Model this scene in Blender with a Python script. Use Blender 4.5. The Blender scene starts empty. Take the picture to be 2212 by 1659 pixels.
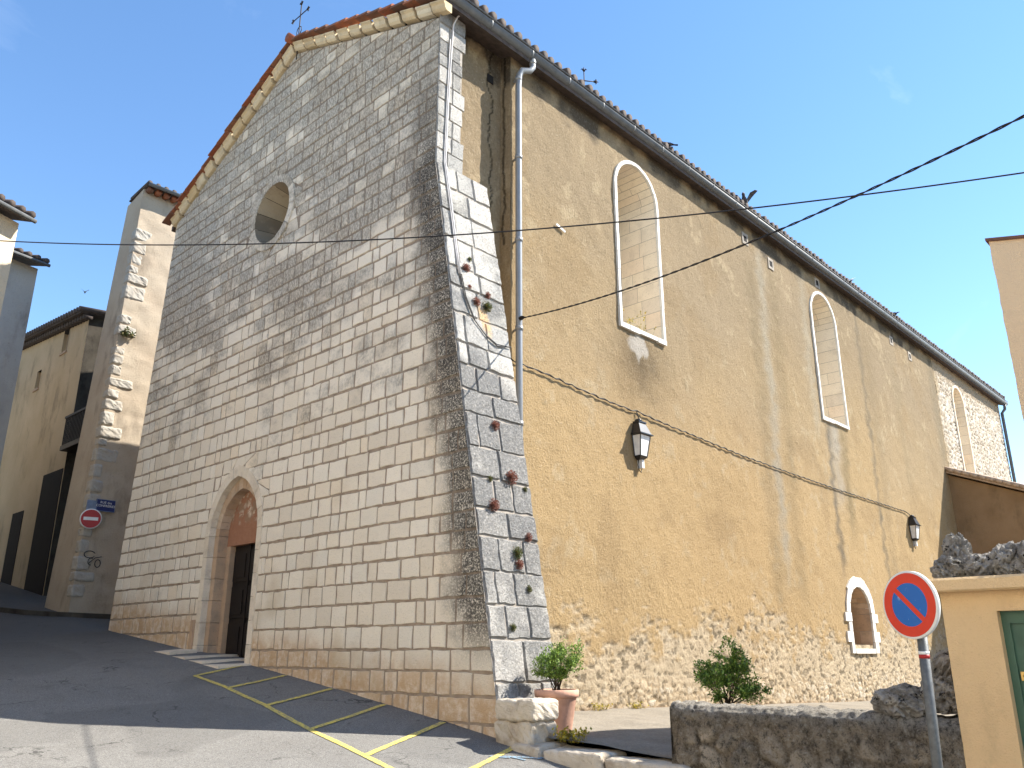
import bpy, bmesh, math, random
import numpy as np
from mathutils import Vector, Matrix

SC = bpy.context.scene
COL = SC.collection
rnd = random.Random(7)

# ------------------------------------------------------------------ camera, sky, sun, exposure
EYE = Vector((-8.177, -9.586, 0.991))
HEAD, PITCH = math.radians(43.5), math.radians(17.825)
fw = Vector((math.cos(HEAD), math.sin(HEAD), 0))
Fv = fw * math.cos(PITCH) + Vector((0, 0, math.sin(PITCH)))
Uv = Vector((0, 0, math.cos(PITCH))) - fw * math.sin(PITCH)
Rv = Fv.cross(Uv)
cam_d = bpy.data.cameras.new('camera')
cam = bpy.data.objects.new('camera', cam_d)
COL.objects.link(cam)
cam.matrix_world = Matrix(((Rv.x, Uv.x, -Fv.x, EYE.x), (Rv.y, Uv.y, -Fv.y, EYE.y), (Rv.z, Uv.z, -Fv.z, EYE.z), (0, 0, 0, 1)))
cam_d.sensor_width = 36
cam_d.lens = 36 * 1810 / 2212
cam_d.clip_end = 2000
SC.camera = cam

SUN = Vector((1.35, -1.0, 1.62)).normalized()
w = bpy.data.worlds.new('World')
SC.world = w
w.use_nodes = True
wn = w.node_tree
wn.nodes.clear()
sky = wn.nodes.new('ShaderNodeTexSky')
sky.sky_type = 'NISHITA'
sky.sun_disc = False
sky.sun_elevation = math.asin(SUN.z)
sky.sun_rotation = math.atan2(SUN.x, SUN.y)
sky.air_density = 1.0
sky.dust_density = 0.0
sky.ozone_density = 1.5
tc = wn.nodes.new('ShaderNodeTexCoord')
mp = wn.nodes.new('ShaderNodeMapping')
mp.inputs['Rotation'].default_value = (0.3, 0.5, 0.9)
mp.inputs['Scale'].default_value = (1.0, 3.2, 3.2)
mp.inputs['Location'].default_value = (1.7, 0.4, 2.2)
cn = wn.nodes.new('ShaderNodeTexNoise')
cn.inputs['Scale'].default_value = 1.9
cn.inputs['Detail'].default_value = 7
cn.inputs['Roughness'].default_value = 0.55
cn.inputs['Distortion'].default_value = 0.6
cr = wn.nodes.new('ShaderNodeMapRange')
cr.inputs[1].default_value = 0.60
cr.inputs[2].default_value = 0.95
cr.inputs[3].default_value = 0.0
cr.inputs[4].default_value = 0.22
cm = wn.nodes.new('ShaderNodeMix')
cm.data_type = 'RGBA'
cm.inputs[7].default_value = (7.5, 8.0, 8.6, 1)
bg = wn.nodes.new('ShaderNodeBackground')
bg.inputs['Strength'].default_value = 0.102
wo = wn.nodes.new('ShaderNodeOutputWorld')
L = wn.links.new
L(tc.outputs['Generated'], mp.inputs['Vector'])
L(mp.outputs['Vector'], cn.inputs['Vector'])
L(cn.outputs['Fac'], cr.inputs[0])
L(cr.outputs[0], cm.inputs[0])
hs = wn.nodes.new('ShaderNodeHueSaturation')
hs.inputs['Saturation'].default_value = 1.14
L(sky.outputs['Color'], hs.inputs['Color'])
L(hs.outputs['Color'], cm.inputs[6])
L(cm.outputs[2], bg.inputs['Color'])
L(bg.outputs[0], wo.inputs[0])

sun_d = bpy.data.lights.new('sun', 'SUN')
sun_d.energy = 4.2
sun_d.angle = math.radians(0.53)
sun_d.color = (1.0, 0.95, 0.86)
sun = bpy.data.objects.new('sun', sun_d)
COL.objects.link(sun)
sun.location = (20, -15, 30)
sun.rotation_euler = (-SUN).to_track_quat('-Z', 'Y').to_euler()

SC.view_settings.view_transform = 'Standard'
SC.view_settings.look = 'None'
SC.view_settings.gamma = 1
SC.view_settings.exposure = 1.6

# ------------------------------------------------------------------ scene helpers
def link(o):
    COL.objects.link(o)
    return o

def tag(o, label, cat, group=None, kind=None):
    o['label'] = label
    o['category'] = cat
    if group:
        o['group'] = group
    if kind:
        o['kind'] = kind
    return o

def struct(o):
    o['kind'] = 'structure'
    return o

def empty(name, loc, label, cat, group=None):
    o = bpy.data.objects.new(name, None)
    o.empty_display_size = 0.2
    o.location = loc
    link(o)
    return tag(o, label, cat, group)

def put(o, parent):
    """child keeps world coordinates"""
    o.parent = parent
    if parent is not None:
        off = Vector(parent.location)
        p = parent.parent
        while p is not None:
            off += Vector(p.location)
            p = p.parent
        o.location = Vector(o.location) - off
    return o

class MB:
    """collects faces; build() makes ONE mesh object"""
    def __init__(s):
        s.v, s.f, s.m, s.sm = [], [], [], []

    def face(s, pts, m=0, smooth=False):
        b = len(s.v)
        s.v += [tuple(p) for p in pts]
        s.f.append(list(range(b, b + len(pts))))
        s.m.append(m)
        s.sm.append(smooth)

    def mesh(s, vs, fs, m=0, smooth=False):
        b = len(s.v)
        s.v += [tuple(p) for p in vs]
        for f in fs:
            s.f.append([b + i for i in f])
            s.m.append(m)
            s.sm.append(smooth)

    def box(s, x0, x1, y0, y1, z0, z1, m=0):
        vs = [(x, y, z) for x in (x0, x1) for y in (y0, y1) for z in (z0, z1)]
        s.mesh(vs, [(0, 1, 3, 2), (4, 6, 7, 5), (0, 4, 5, 1), (2, 3, 7, 6), (0, 2, 6, 4), (1, 5, 7, 3)], m)

    def obox(s, c, ax, ay, az, m=0):
        c, ax, ay, az = map(Vector, (c, ax, ay, az))
        vs = [c + i * ax + j * ay + k * az for i in (-1, 1) for j in (-1, 1) for k in (-1, 1)]
        s.mesh(vs, [(0, 1, 3, 2), (4, 6, 7, 5), (0, 4, 5, 1), (2, 3, 7, 6), (0, 2, 6, 4), (1, 5, 7, 3)], m)

    def prism(s, poly, ext, m=0):
        """poly: list of 3D points, extruded by vector ext"""
        n = len(poly)
        e = Vector(ext)
        a = [Vector(p) for p in poly]
        s.mesh(a + [p + e for p in a],
               [list(range(n))[::-1], list(range(n, 2 * n))] + [[i, (i + 1) % n, n + (i + 1) % n, n + i] for i in range(n)], m)

    def tube(s, path, r, n=8, m=0, caps=True, smooth=True):
        path = [Vector(p) for p in path]
        rs = r if isinstance(r, (list, tuple)) else [r] * len(path)
        vs = []
        up = Vector((0, 0, 1))
        prev = None
        for i, p in enumerate(path):
            t = (path[min(i + 1, len(path) - 1)] - path[max(i - 1, 0)]).normalized()
            if prev is None:
                a = t.cross(up)
                if a.length < 1e-3:
                    a = t.cross(Vector((1, 0, 0)))
            else:
                a = prev - t * prev.dot(t)
            a.normalize()
            prev = a
            b = t.cross(a)
            for k in range(n):
                an = 2 * math.pi * k / n
                vs.append(p + (a * math.cos(an) + b * math.sin(an)) * rs[i])
        fs = []
        for i in range(len(path) - 1):
            for k in range(n):
                fs.append((i * n + k, i * n + (k + 1) % n, (i + 1) * n + (k + 1) % n, (i + 1) * n + k))
        if caps:
            fs.append(list(range(n))[::-1])
            fs.append([(len(path) - 1) * n + k for k in range(n)])
        s.mesh(vs, fs, m, smooth)

    def lathe(s, prof, c, axis=(0, 0, 1), n=24, m=0, smooth=True):
        """prof: (r, h) list around axis through c"""
        c, ax = Vector(c), Vector(axis).normalized()
        a = ax.orthogonal().normalized()
        b = ax.cross(a)
        vs = []
        for r, h in prof:
            for k in range(n):
                an = 2 * math.pi * k / n
                vs.append(c + ax * h + (a * math.cos(an) + b * math.sin(an)) * r)
        fs = []
        for i in range(len(prof) - 1):
            for k in range(n):
                fs.append((i * n + k, i * n + (k + 1) % n, (i + 1) * n + (k + 1) % n, (i + 1) * n + k))
        s.mesh(vs, fs, m, smooth)

    def build(s, name, mats, parent=None, fix=True):
        me = bpy.data.meshes.new(name)
        me.from_pydata(s.v, [], s.f)
        for mt in (mats if isinstance(mats, (list, tuple)) else [mats]):
            me.materials.append(mt)
        me.polygons.foreach_set('material_index', s.m)
        me.polygons.foreach_set('use_smooth', s.sm)
        if fix:
            bm = bmesh.new()
            bm.from_mesh(me)
            bmesh.ops.recalc_face_normals(bm, faces=bm.faces)
            bm.to_mesh(me)
            bm.free()
        me.update()
        o = bpy.data.objects.new(name, me)
        link(o)
        if parent is not None:
            put(o, parent)
        return o

# ------------------------------------------------------------------ numpy noise
def _h(ix, iy, seed):
    n = (ix.astype(np.int64) * 374761393 + iy.astype(np.int64) * 668265263 + seed * 974711 + 12345) & 0xffffffff
    n = ((n ^ (n >> 13)) * 1274126177) & 0xffffffff
    n = ((n ^ (n >> 15)) * 2246822519) & 0xffffffff
    return ((n ^ (n >> 16)) & 0xffffff) / float(0xffffff)

def vn(x, y, seed=0):
    ix, iy = np.floor(x), np.floor(y)
    fx, fy = x - ix, y - iy
    fx, fy = fx * fx * (3 - 2 * fx), fy * fy * (3 - 2 * fy)
    a, b = _h(ix, iy, seed), _h(ix + 1, iy, seed)
    c, d = _h(ix, iy + 1, seed), _h(ix + 1, iy + 1, seed)
    return (a * (1 - fx) + b * fx) * (1 - fy) + (c * (1 - fx) + d * fx) * fy

def fbm(x, y, seed=0, o=4):
    t, a, s = 0, 0.5, 0
    for i in range(o):
        t = t + a * vn(x * 2 ** i + 17 * i, y * 2 ** i - 9 * i, seed + i)
        s += a
        a *= 0.5
    return t / s

def worley(x, y, seed=0):
    ix, iy = np.floor(x), np.floor(y)
    f1 = np.full(x.shape, 9.0)
    f2 = np.full(x.shape, 9.0)
    cid = np.zeros(x.shape)
    for dx in (-1, 0, 1):
        for dy in (-1, 0, 1):
            cx, cy = ix + dx, iy + dy
            px = cx + 0.1 + 0.8 * _h(cx, cy, seed)
            py = cy + 0.1 + 0.8 * _h(cx, cy, seed + 5)
            d = np.hypot(px - x, py - y)
            nid = _h(cx, cy, seed + 9)
            n1 = d < f1
            f2 = np.where(n1, f1, np.minimum(f2, d))
            cid = np.where(n1, nid, cid)
            f1 = np.where(n1, d, f1)
    return f1, f2, cid

def sstep(a, b, x):
    t = np.clip((x - a) / (b - a), 0, 1)
    return t * t * (3 - 2 * t)

def grid_mesh(name, P, C, mats, keep=None, parent=None, smooth=True):
    """P: (n,m,3) points, C: (n,m,3) colours -> mesh with point colour attribute 'tint'"""
    n, m = P.shape[:2]
    idx = np.arange(n * m).reshape(n, m)
    q = np.stack([idx[:-1, :-1], idx[1:, :-1], idx[1:, 1:], idx[:-1, 1:]], -1).reshape(-1, 4)
    if keep is not None:
        q = q[keep.reshape(-1)]
    me = bpy.data.meshes.new(name)
    me.vertices.add(n * m)
    me.vertices.foreach_set('co', P.reshape(-1).astype(np.float32))
    me.loops.add(len(q) * 4)
    me.loops.foreach_set('vertex_index', q.reshape(-1).astype(np.int32))
    me.polygons.add(len(q))
    me.polygons.foreach_set('loop_start', (np.arange(len(q)) * 4).astype(np.int32))
    me.polygons.foreach_set('use_smooth', np.full(len(q), smooth))
    me.update(calc_edges=True)
    if C is not None:
        at = me.attributes.new('tint', 'FLOAT_COLOR', 'POINT')
        at.data.foreach_set('color', np.concatenate([C, np.ones((n, m, 1))], -1).reshape(-1).astype(np.float32))
    for mt in (mats if isinstance(mats, (list, tuple)) else [mats]):
        me.materials.append(mt)
    me.validate()
    o = bpy.data.objects.new(name, me)
    link(o)
    if parent is not None:
        put(o, parent)
    return o

# ------------------------------------------------------------------ node helpers
class NT:
    def __init__(s, name, rough=0.85, spec=0.25):
        s.mat = bpy.data.materials.new(name)
        s.mat.use_nodes = True
        s.t = s.mat.node_tree
        s.b = s.t.nodes['Principled BSDF']
        s.b.inputs['Roughness'].default_value = rough
        s.b.inputs['Specular IOR Level'].default_value = spec
        s.co = s.t.nodes.new('ShaderNodeTexCoord').outputs['Object']

    def set(s, sock, v):
        if isinstance(v, bpy.types.NodeSocket):
            s.t.links.new(v, sock)
        elif isinstance(v, (tuple, list)) and len(v) == 3 and sock.type == 'RGBA':
            sock.default_value = (*v, 1)
        else:
            sock.default_value = v

    def noise(s, scale, detail=4, rough=0.55, vec=None, stretch=None, dist=0):
        n = s.t.nodes.new('ShaderNodeTexNoise')
        n.inputs['Scale'].default_value = scale
        n.inputs['Detail'].default_value = detail
        n.inputs['Roughness'].default_value = rough
        n.inputs['Distortion'].default_value = dist
        v = vec or s.co
        if stretch:
            m = s.t.nodes.new('ShaderNodeMapping')
            m.inputs['Scale'].default_value = stretch
            s.t.links.new(v, m.inputs['Vector'])
            v = m.outputs['Vector']
        s.t.links.new(v, n.inputs['Vector'])
        return n.outputs['Fac']

    def vor(s, scale, feature='F1', out='Distance', rand=1.0, stretch=None):
        n = s.t.nodes.new('ShaderNodeTexVoronoi')
        n.feature = feature
        n.inputs['Scale'].default_value = scale
        n.inputs['Randomness'].default_value = rand
        v = s.co
        if stretch:
            m = s.t.nodes.new('ShaderNodeMapping')
            m.inputs['Scale'].default_value = stretch
            s.t.links.new(v, m.inputs['Vector'])
            v = m.outputs['Vector']
        s.t.links.new(v, n.inputs['Vector'])
        return n.outputs[out]

    def math(s, op, a, b=0.0, c=0.0):
        n = s.t.nodes.new('ShaderNodeMath')
        n.operation = op
        s.set(n.inputs[0], a)
        s.set(n.inputs[1], b)
        s.set(n.inputs[2], c)
        return n.outputs[0]

    def rng(s, v, a, b, c=0.0, d=1.0):
        n = s.t.nodes.new('ShaderNodeMapRange')
        n.interpolation_type = 'SMOOTHSTEP'
        s.set(n.inputs[0], v)
        n.inputs[1].default_value = a
        n.inputs[2].default_value = b
        n.inputs[3].default_value = c
        n.inputs[4].default_value = d
        return n.outputs[0]

    def mix(s, f, a, b, mode='MIX'):
        n = s.t.nodes.new('ShaderNodeMix')
        n.data_type = 'RGBA'
        n.blend_type = mode
        s.set(n.inputs[0], f)
        s.set(n.inputs[6], a)
        s.set(n.inputs[7], b)
        return n.outputs[2]

    def ramp(s, f, stops):
        n = s.t.nodes.new('ShaderNodeValToRGB')
        e = n.color_ramp.elements
        while len(e) < len(stops):
            e.new(0.5)
        for i, (p, c) in enumerate(stops):
            e[i].position = p
            e[i].color = (*c, 1)
        s.set(n.inputs[0], f)
        return n.outputs[0]

    def xyz(s):
        n = s.t.nodes.new('ShaderNodeSeparateXYZ')
        s.t.links.new(s.co, n.inputs[0])
        return n.outputs

    def island(s):
        return s.t.nodes.new('ShaderNodeNewGeometry').outputs['Random Per Island']

    def attr(s, name='tint'):
        n = s.t.nodes.new('ShaderNodeAttribute')
        n.attribute_name = name
        return n.outputs['Color']

    def out(s, col, h=None, strength=0.4, dist=0.02, rough=None):
        s.set(s.b.inputs['Base Color'], col)
        if h is not None:
            n = s.t.nodes.new('ShaderNodeBump')
            n.inputs['Strength'].default_value = strength
            n.inputs['Distance'].default_value = dist
            s.set(n.inputs['Height'], h)
            s.t.links.new(n.outputs[0], s.b.inputs['Normal'])
        if rough is not None:
            s.set(s.b.inputs['Roughness'], rough)
        return s.mat

def simple(name, c, rough=0.7, var=0.25, scale=12, metal=0.0, bump=0.15, spec=0.3):
    n = NT(name, rough, spec)
    n.b.inputs['Metallic'].default_value = metal
    f = n.noise(scale, 6, 0.6)
    d = tuple(x * (1 - var) for x in c)
    e = tuple(min(1, x * (1 + var)) for x in c)
    col = n.ramp(f, [(0.25, d), (0.75, e)])
    return n.out(col, n.noise(scale * 5, 4), bump, 0.01)

M = {}
# facade ashlar
def weather(n, col, isl, X, Y, Z, grey, spots=1.0):
    big = n.noise(0.5, 7, 0.68, stretch=(1, 0.75, 1.3))
    g = n.math('ADD', big, n.math('SUBTRACT', n.math('MULTIPLY', n.rng(Z, 3.0, 11.5), 0.22), n.math('MULTIPLY', n.rng(Z, 6.0, 3.0), 0.12)))
    if isl is not None:
        g = n.math('ADD', g, n.math('MULTIPLY', n.math('SUBTRACT', isl, 0.5), 0.13))
    g = n.rng(g, 0.53, 0.70)
    sp2 = n.noise(26, 8, 0.75, stretch=(1, 1, 0.5))
    g = n.math('MULTIPLY', g, n.rng(sp2, 0.36, 0.60, 0.30, 1.0))
    col = n.mix(n.math('MULTIPLY', g, grey), col, (0.15, 0.132, 0.11))
    ed = n.math('SUBTRACT', Y, n.math('ADD', n.math('MULTIPLY', n.math('MINIMUM', Z, 9.17), 0.178), -1.63))
    ed = n.math('ADD', ed, n.math('MULTIPLY', n.math('SUBTRACT', n.noise(1.5, 6, 0.65), 0.5), 1.2))
    b = n.rng(ed, 0.30, 1.0, 1.0, 0.0)
    b = n.math('MULTIPLY', b, n.rng(Z, 0.6, 1.5))
    b = n.math('MULTIPLY', b, n.rng(Z, 8.8, 11.0, 1.0, 0.35))
    sp3 = n.noise(34, 9, 0.8)
    b = n.math('MULTIPLY', b, n.rng(sp3, 0.36, 0.53))
    return n.mix(n.math('MULTIPLY', b, 0.93 * spots), col, (0.030, 0.028, 0.025))

def ashlar(name, tones, grey, black, base, white=False):
    n = NT(name, 0.9, 0.15)
    X, Y, Z = n.xyz()
    isl = n.island()
    col = n.ramp(isl, [(i / (len(tones) - 1), t) for i, t in enumerate(tones)])
    sp = n.noise(9, 8, 0.7)
    col = n.mix(n.rng(sp, 0.35, 0.75, 0.0, 0.55), col, n.mix(0.5, col, (0.80, 0.70, 0.56)))
    fine = n.noise(46, 6, 0.75)
    col = n.mix(n.rng(fine, 0.52, 0.7, 0, 0.35), col, (0.16, 0.145, 0.125))
    col = weather(n, col, isl, X, Y, Z, grey)
    if base:
        hz = n.math('SUBTRACT', Z, n.math('ADD', n.math('MULTIPLY', Y, 0.13), 0.22))
        hz = n.math('ADD', hz, n.math('MULTIPLY', n.math('SUBTRACT', n.noise(0.9, 4), 0.5), 0.9))
        o = n.rng(hz, 0.25, 0.85, 1.0, 0.0)
        o = n.math('MULTIPLY', o, n.rng(n.noise(5, 6, 0.7), 0.3, 0.6, 0.3, 1.0))
        col = n.mix(n.math('MULTIPLY', o, 0.75), col, (0.47, 0.27, 0.115))
        hue = n.rng(n.noise(0.8, 3), 0.55, 0.75, 0, 0.5)
        col = n.mix(n.math('MULTIPLY', hue, n.rng(Z, 6, 2)), col, (0.52, 0.40, 0.25))
    h = n.math('ADD', n.math('MULTIPLY', n.noise(14, 8, 0.7), 1.0), n.math('MULTIPLY', n.vor(60), 0.35))
    return n.out(col, h, 0.6, 0.03)

M['ashlar'] = ashlar('limestone_ashlar', [(0.80, 0.70, 0.545), (0.84, 0.75, 0.61), (0.70, 0.605, 0.47), (0.87, 0.78, 0.635), (0.75, 0.68, 0.56), (0.82, 0.69, 0.515)], 0.78, True, True)

def butt_mat():
    n = NT('buttress_limestone_weathered', 0.9, 0.15)
    X, Y, Z = n.xyz()
    isl = n.island()
    col = n.ramp(isl, [(0, (0.47, 0.44, 0.40)), (0.4, (0.55, 0.52, 0.47)), (0.7, (0.39, 0.375, 0.35)), (1, (0.53, 0.495, 0.435))])
    big = n.noise(0.75, 5, 0.6)
    g = n.math('ADD', big, n.math('MULTIPLY', n.math('SUBTRACT', isl, 0.5), 0.25))
    g = n.math('ADD', g, n.math('MULTIPLY', n.rng(Z, 6.0, 4.4), 0.26))
    g = n.math('SUBTRACT', g, n.math('MULTIPLY', n.rng(Z, 2.2, 1.2), 0.2))
    g = n.rng(g, 0.44, 0.66)
    sp = n.noise(22, 8, 0.75)
    g = n.math('MULTIPLY', g, n.rng(sp, 0.3, 0.55, 0.35, 1.0))
    col = n.mix(n.math('MULTIPLY', g, 0.85), col, (0.15, 0.148, 0.145))
    fx_ = n.math('SUBTRACT', X, .70)
    fz_ = n.math('MULTIPLY', n.math('SUBTRACT', Z, n.math('SUBTRACT', 6.15, n.math('MULTIPLY', fx_, .9))), .6)
    fd = n.math('ADD', n.math('MULTIPLY', fx_, fx_), n.math('MULTIPLY', fz_, fz_))
    fd = n.math('ADD', fd, n.math('MULTIPLY', n.math('SUBTRACT', n.noise(9, 6, .7), .5), .10))
    col = n.mix(n.rng(fd, .03, .005), col, (0.62, 0.43, 0.25))
    pits = n.rng(n.noise(30, 8, 0.82), 0.545, 0.64)
    col = n.mix(n.math('MULTIPLY', pits, 0.75), col, (0.07, 0.068, 0.065))
    h = n.math('ADD', n.noise(16, 8, 0.75), n.math('MULTIPLY', n.rng(n.noise(38, 6, 0.8), 0.5, 0.68), -0.6))
    return n.out(col, h, 0.8, 0.04)
M['butt'] = butt_mat()

def mortar(name, a, b):
    n = NT(name, 0.95, 0.1)
    col = n.ramp(n.noise(6, 8, 0.7), [(0.3, a), (0.7, b)])
    return n.out(col, n.noise(40, 6, 0.7), 0.6, 0.02)
def fmortar():
    n = NT('facade_lime_mortar', 0.95, 0.1)
    X, Y, Z = n.xyz()
    col = n.ramp(n.noise(5, 8, 0.7), [(0.3, (0.25, 0.185, 0.13)), (0.7, (0.42, 0.34, 0.26))])
    col = weather(n, col, None, X, Y, Z, 0.6, 0.55)
    return n.out(col, n.noise(40, 6, 0.7), 0.6, 0.02)
M['mortar'] = fmortar()
M['mortar_pale'] = mortar('pale_lime_mortar', (0.24, 0.205, 0.17), (0.46, 0.41, 0.35))

def dressed(name, tones, dirt=0.4):
    n = NT(name, 0.85, 0.2)
    col = n.ramp(n.island(), [(i / (len(tones) - 1), t) for i, t in enumerate(tones)])
    f = n.rng(n.noise(3.5, 7, 0.65), 0.45, 0.72)
    col = n.mix(n.math('MULTIPLY', f, dirt), col, (0.30, 0.235, 0.17))
    f2 = n.rng(n.noise(34, 6, 0.75), 0.56, 0.68)
    col = n.mix(n.math('MULTIPLY', f2, 0.5), col, (0.13, 0.115, 0.1))
    return n.out(col, n.noise(18, 8, 0.7), 0.45, 0.025)
M['dressed'] = dressed('dressed_cream_stone', [(0.70, 0.60, 0.46), (0.75, 0.65, 0.51), (0.66, 0.56, 0.43)])
M['rosestone'] = dressed('weathered_opening_stone', [(0.40, 0.33, 0.23), (0.13, 0.108, 0.08), (0.50, 0.42, 0.30), (0.17, 0.14, 0.105), (0.34, 0.28, 0.2)], 0.6)
M['ringgrey'] = dressed('grey_ring_stone', [(0.44, 0.39, 0.32), (0.38, 0.34, 0.28), (0.50, 0.43, 0.35)], 0.5)
M['quoin'] = dressed('rough_quoin_stone', [(0.46, 0.42, 0.36), (0.36, 0.33, 0.28), (0.52, 0.48, 0.42)], 0.5)
M['portal'] = dressed('portal_stone', [(0.52, 0.37, 0.245), (0.44, 0.30, 0.19), (0.56, 0.43, 0.31)], 0.75)
M['coping'] = dressed('yellowish_coping_stone', [(0.62, 0.50, 0.32), (0.68, 0.57, 0.39), (0.56, 0.43, 0.25), (0.66, 0.58, 0.43)], 0.45)
M['white'] = dressed('white_limestone_surround', [(0.72, 0.69, 0.63), (0.66, 0.63, 0.57), (0.76, 0.73, 0.67)], 0.25)
M['jamb'] = dressed('jamb_stone', [(0.84, 0.74, 0.58), (0.79, 0.69, 0.54), (0.86, 0.77, 0.62), (0.82, 0.69, 0.53), (0.72, 0.64, 0.52)], 0.2)

def tint_mat(name, bump=0.5, dist=0.02, sc=30, speck=0.25):
    n = NT(name, 0.95, 0.1)
    col = n.attr()
    f = n.noise(sc, 7, 0.7)
    col = n.mix(n.rng(f, 0.3, 0.5, speck, 0.0), col, n.mix(0.75, col, (0.02, 0.017, 0.012)))
    col = n.mix(n.rng(f, 0.52, 0.75, 0.0, speck), col, n.mix(0.5, col, (0.75, 0.68, 0.55)))
    h = n.math('ADD', f, n.math('MULTIPLY', n.noise(sc * 3, 4, 0.7), 0.4))
    return n.out(col, h, bump, dist)
M['stucco'] = tint_mat('ochre_lime_stucco', 0.75, 0.035, 20, 0.38)
M['rubble'] = tint_mat('rubble_stone', 0.7, 0.03, 26, 0.4)
def pmat():
    n = NT('mossy_rubble_masonry', 0.95, 0.1)
    col = n.attr()
    f = n.noise(15, 10, 0.82)
    f3 = n.noise(44, 8, 0.8)
    col = n.mix(n.rng(f, 0.50, 0.40, 0, 0.8), col, (0.06, 0.054, 0.045))
    col = n.mix(n.rng(f, 0.53, 0.62, 0, 0.6), col, (0.58, 0.53, 0.44))
    col = n.mix(n.rng(f3, 0.48, 0.38, 0, 0.5), col, (0.06, 0.054, 0.045))
    col = n.mix(n.rng(f3, 0.54, 0.64, 0, 0.5), col, (0.62, 0.57, 0.48))
    h = n.math('ADD', f, n.math('MULTIPLY', n.noise(60, 6, 0.75), 0.5))
    return n.out(col, h, 1.0, 0.06)
M['parapet'] = pmat()

def asphalt():
    n = NT('worn_asphalt', 0.9, 0.2)
    X, Y, Z = n.xyz()
    big = n.noise(0.7, 5, 0.6)
    fine = n.noise(90, 3, 0.8)
    ag = n.vor(130, out='Color')
    sep = n.t.nodes.new('ShaderNodeSeparateColor')
    n.t.links.new(ag, sep.inputs[0])
    col = n.ramp(big, [(0.3, (0.160, 0.15, 0.136)), (0.55, (0.20, 0.19, 0.172)), (0.75, (0.175, 0.163, 0.146))])
    col = n.mix(n.rng(sep.outputs[0], 0.55, 1.0, 0, 0.6), col, (0.34, 0.33, 0.31))
    col = n.mix(n.rng(sep.outputs[1], 0.6, 1.0, 0, 0.65), col, (0.05, 0.048, 0.046))
    st = n.rng(n.noise(1.7, 6, 0.65), 0.58, 0.72, 0, 0.4)
    col = n.mix(st, col, (0.085, 0.08, 0.076))
    vn_ = n.t.nodes.new('ShaderNodeTexVoronoi')
    vn_.feature = 'DISTANCE_TO_EDGE'
    vn_.inputs['Scale'].default_value = 0.42
    ad = n.t.nodes.new('ShaderNodeVectorMath')
    nz = n.t.nodes.new('ShaderNodeTexNoise')
    nz.inputs['Scale'].default_value = 2.5
    nz.inputs['Detail'].default_value = 6
    n.t.links.new(n.co, nz.inputs['Vector'])
    n.t.links.new(n.co, ad.inputs[0])
    n.t.links.new(nz.outputs['Color'], ad.inputs[1])
    n.t.links.new(ad.outputs[0], vn_.inputs['Vector'])
    ck = n.math('MULTIPLY', n.rng(vn_.outputs['Distance'], 0.010, 0.003), n.rng(n.noise(0.9, 3), 0.45, 0.6))
    col = n.mix(n.math('MULTIPLY', ck, 0.7), col, (0.035, 0.033, 0.03))
    pt = n.rng(n.noise(0.35, 2, 0.4), 0.55, 0.57, 0, 0.28)
    col = n.mix(pt, col, (0.10, 0.096, 0.09))
    oil = n.rng(n.noise(3.1, 7, 0.7), 0.62, 0.72, 0, 0.5)
    col = n.mix(oil, col, (0.055, 0.05, 0.046))
    far = n.rng(Y, 5.0, 12.0, 0.0, 0.8)  # shade of the narrow street painted into the asphalt, deepening uphill
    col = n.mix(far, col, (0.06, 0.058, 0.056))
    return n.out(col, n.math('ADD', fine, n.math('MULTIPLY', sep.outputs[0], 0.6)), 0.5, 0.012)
M['asphalt'] = asphalt()

def yard():
    n = NT('sandy_yard_paving', 0.92, 0.15)
    col = n.ramp(n.noise(1.5, 7, 0.65), [(0.3, (0.19, 0.165, 0.13)), (0.7, (0.28, 0.245, 0.195))])
    col = n.mix(n.rng(n.noise(34, 9, 0.85), 0.48, 0.62, 0, 0.7), col, (0.10, 0.088, 0.07))
    col = n.mix(n.rng(n.noise(21, 9, 0.85), 0.52, 0.66, 0, 0.6), col, (0.44, 0.40, 0.33))
    return n.out(col, n.noise(50, 5, 0.8), 0.5, 0.015)
M['yard'] = yard()

def yellow():
    n = NT('worn_yellow_paint', 0.8, 0.25)
    a = n.rng(n.noise(28, 7, 0.75), 0.38, 0.58)
    b = n.rng(n.noise(3, 4, 0.6), 0.25, 0.45, 0.35, 1.0)
    col = n.mix(n.math('MULTIPLY', a, b), (0.24, 0.22, 0.17), (0.74, 0.57, 0.10))
    return n.out(col, n.noise(90, 3, 0.8), 0.4, 0.01)
M['yellow'] = yellow()

M['zinc'] = simple('weathered_zinc', (0.12, 0.125, 0.128), 0.55, 0.25, 5, 0.1, 0.1)
M['pvc'] = simple('grey_painted_pipe', (0.25, 0.255, 0.26), 0.4, 0.12, 4, 0.3, 0.05)
M['iron'] = simple('rusty_black_iron', (0.035, 0.028, 0.025), 0.6, 0.3, 20, 0.4)
M['black'] = simple('black_lacquer', (0.015, 0.015, 0.016), 0.35, 0.2, 10, 0.0, 0.05, 0.5)
M['cable'] = simple('black_cable', (0.018, 0.016, 0.016), 0.6, 0.2, 20)
M['conduit'] = simple('pale_conduit', (0.55, 0.52, 0.50), 0.6, 0.15, 8)
M['wood'] = None

def wood():
    n = NT('dark_brown_door_wood', 0.55, 0.3)
    f = n.noise(7, 6, 0.6, stretch=(1, 6, 0.6))
    col = n.ramp(f, [(0.3, (0.005, 0.003, 0.003)), (0.7, (0.013, 0.008, 0.006))])
    return n.out(col, f, 0.3, 0.01)
M['wood'] = wood()

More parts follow.
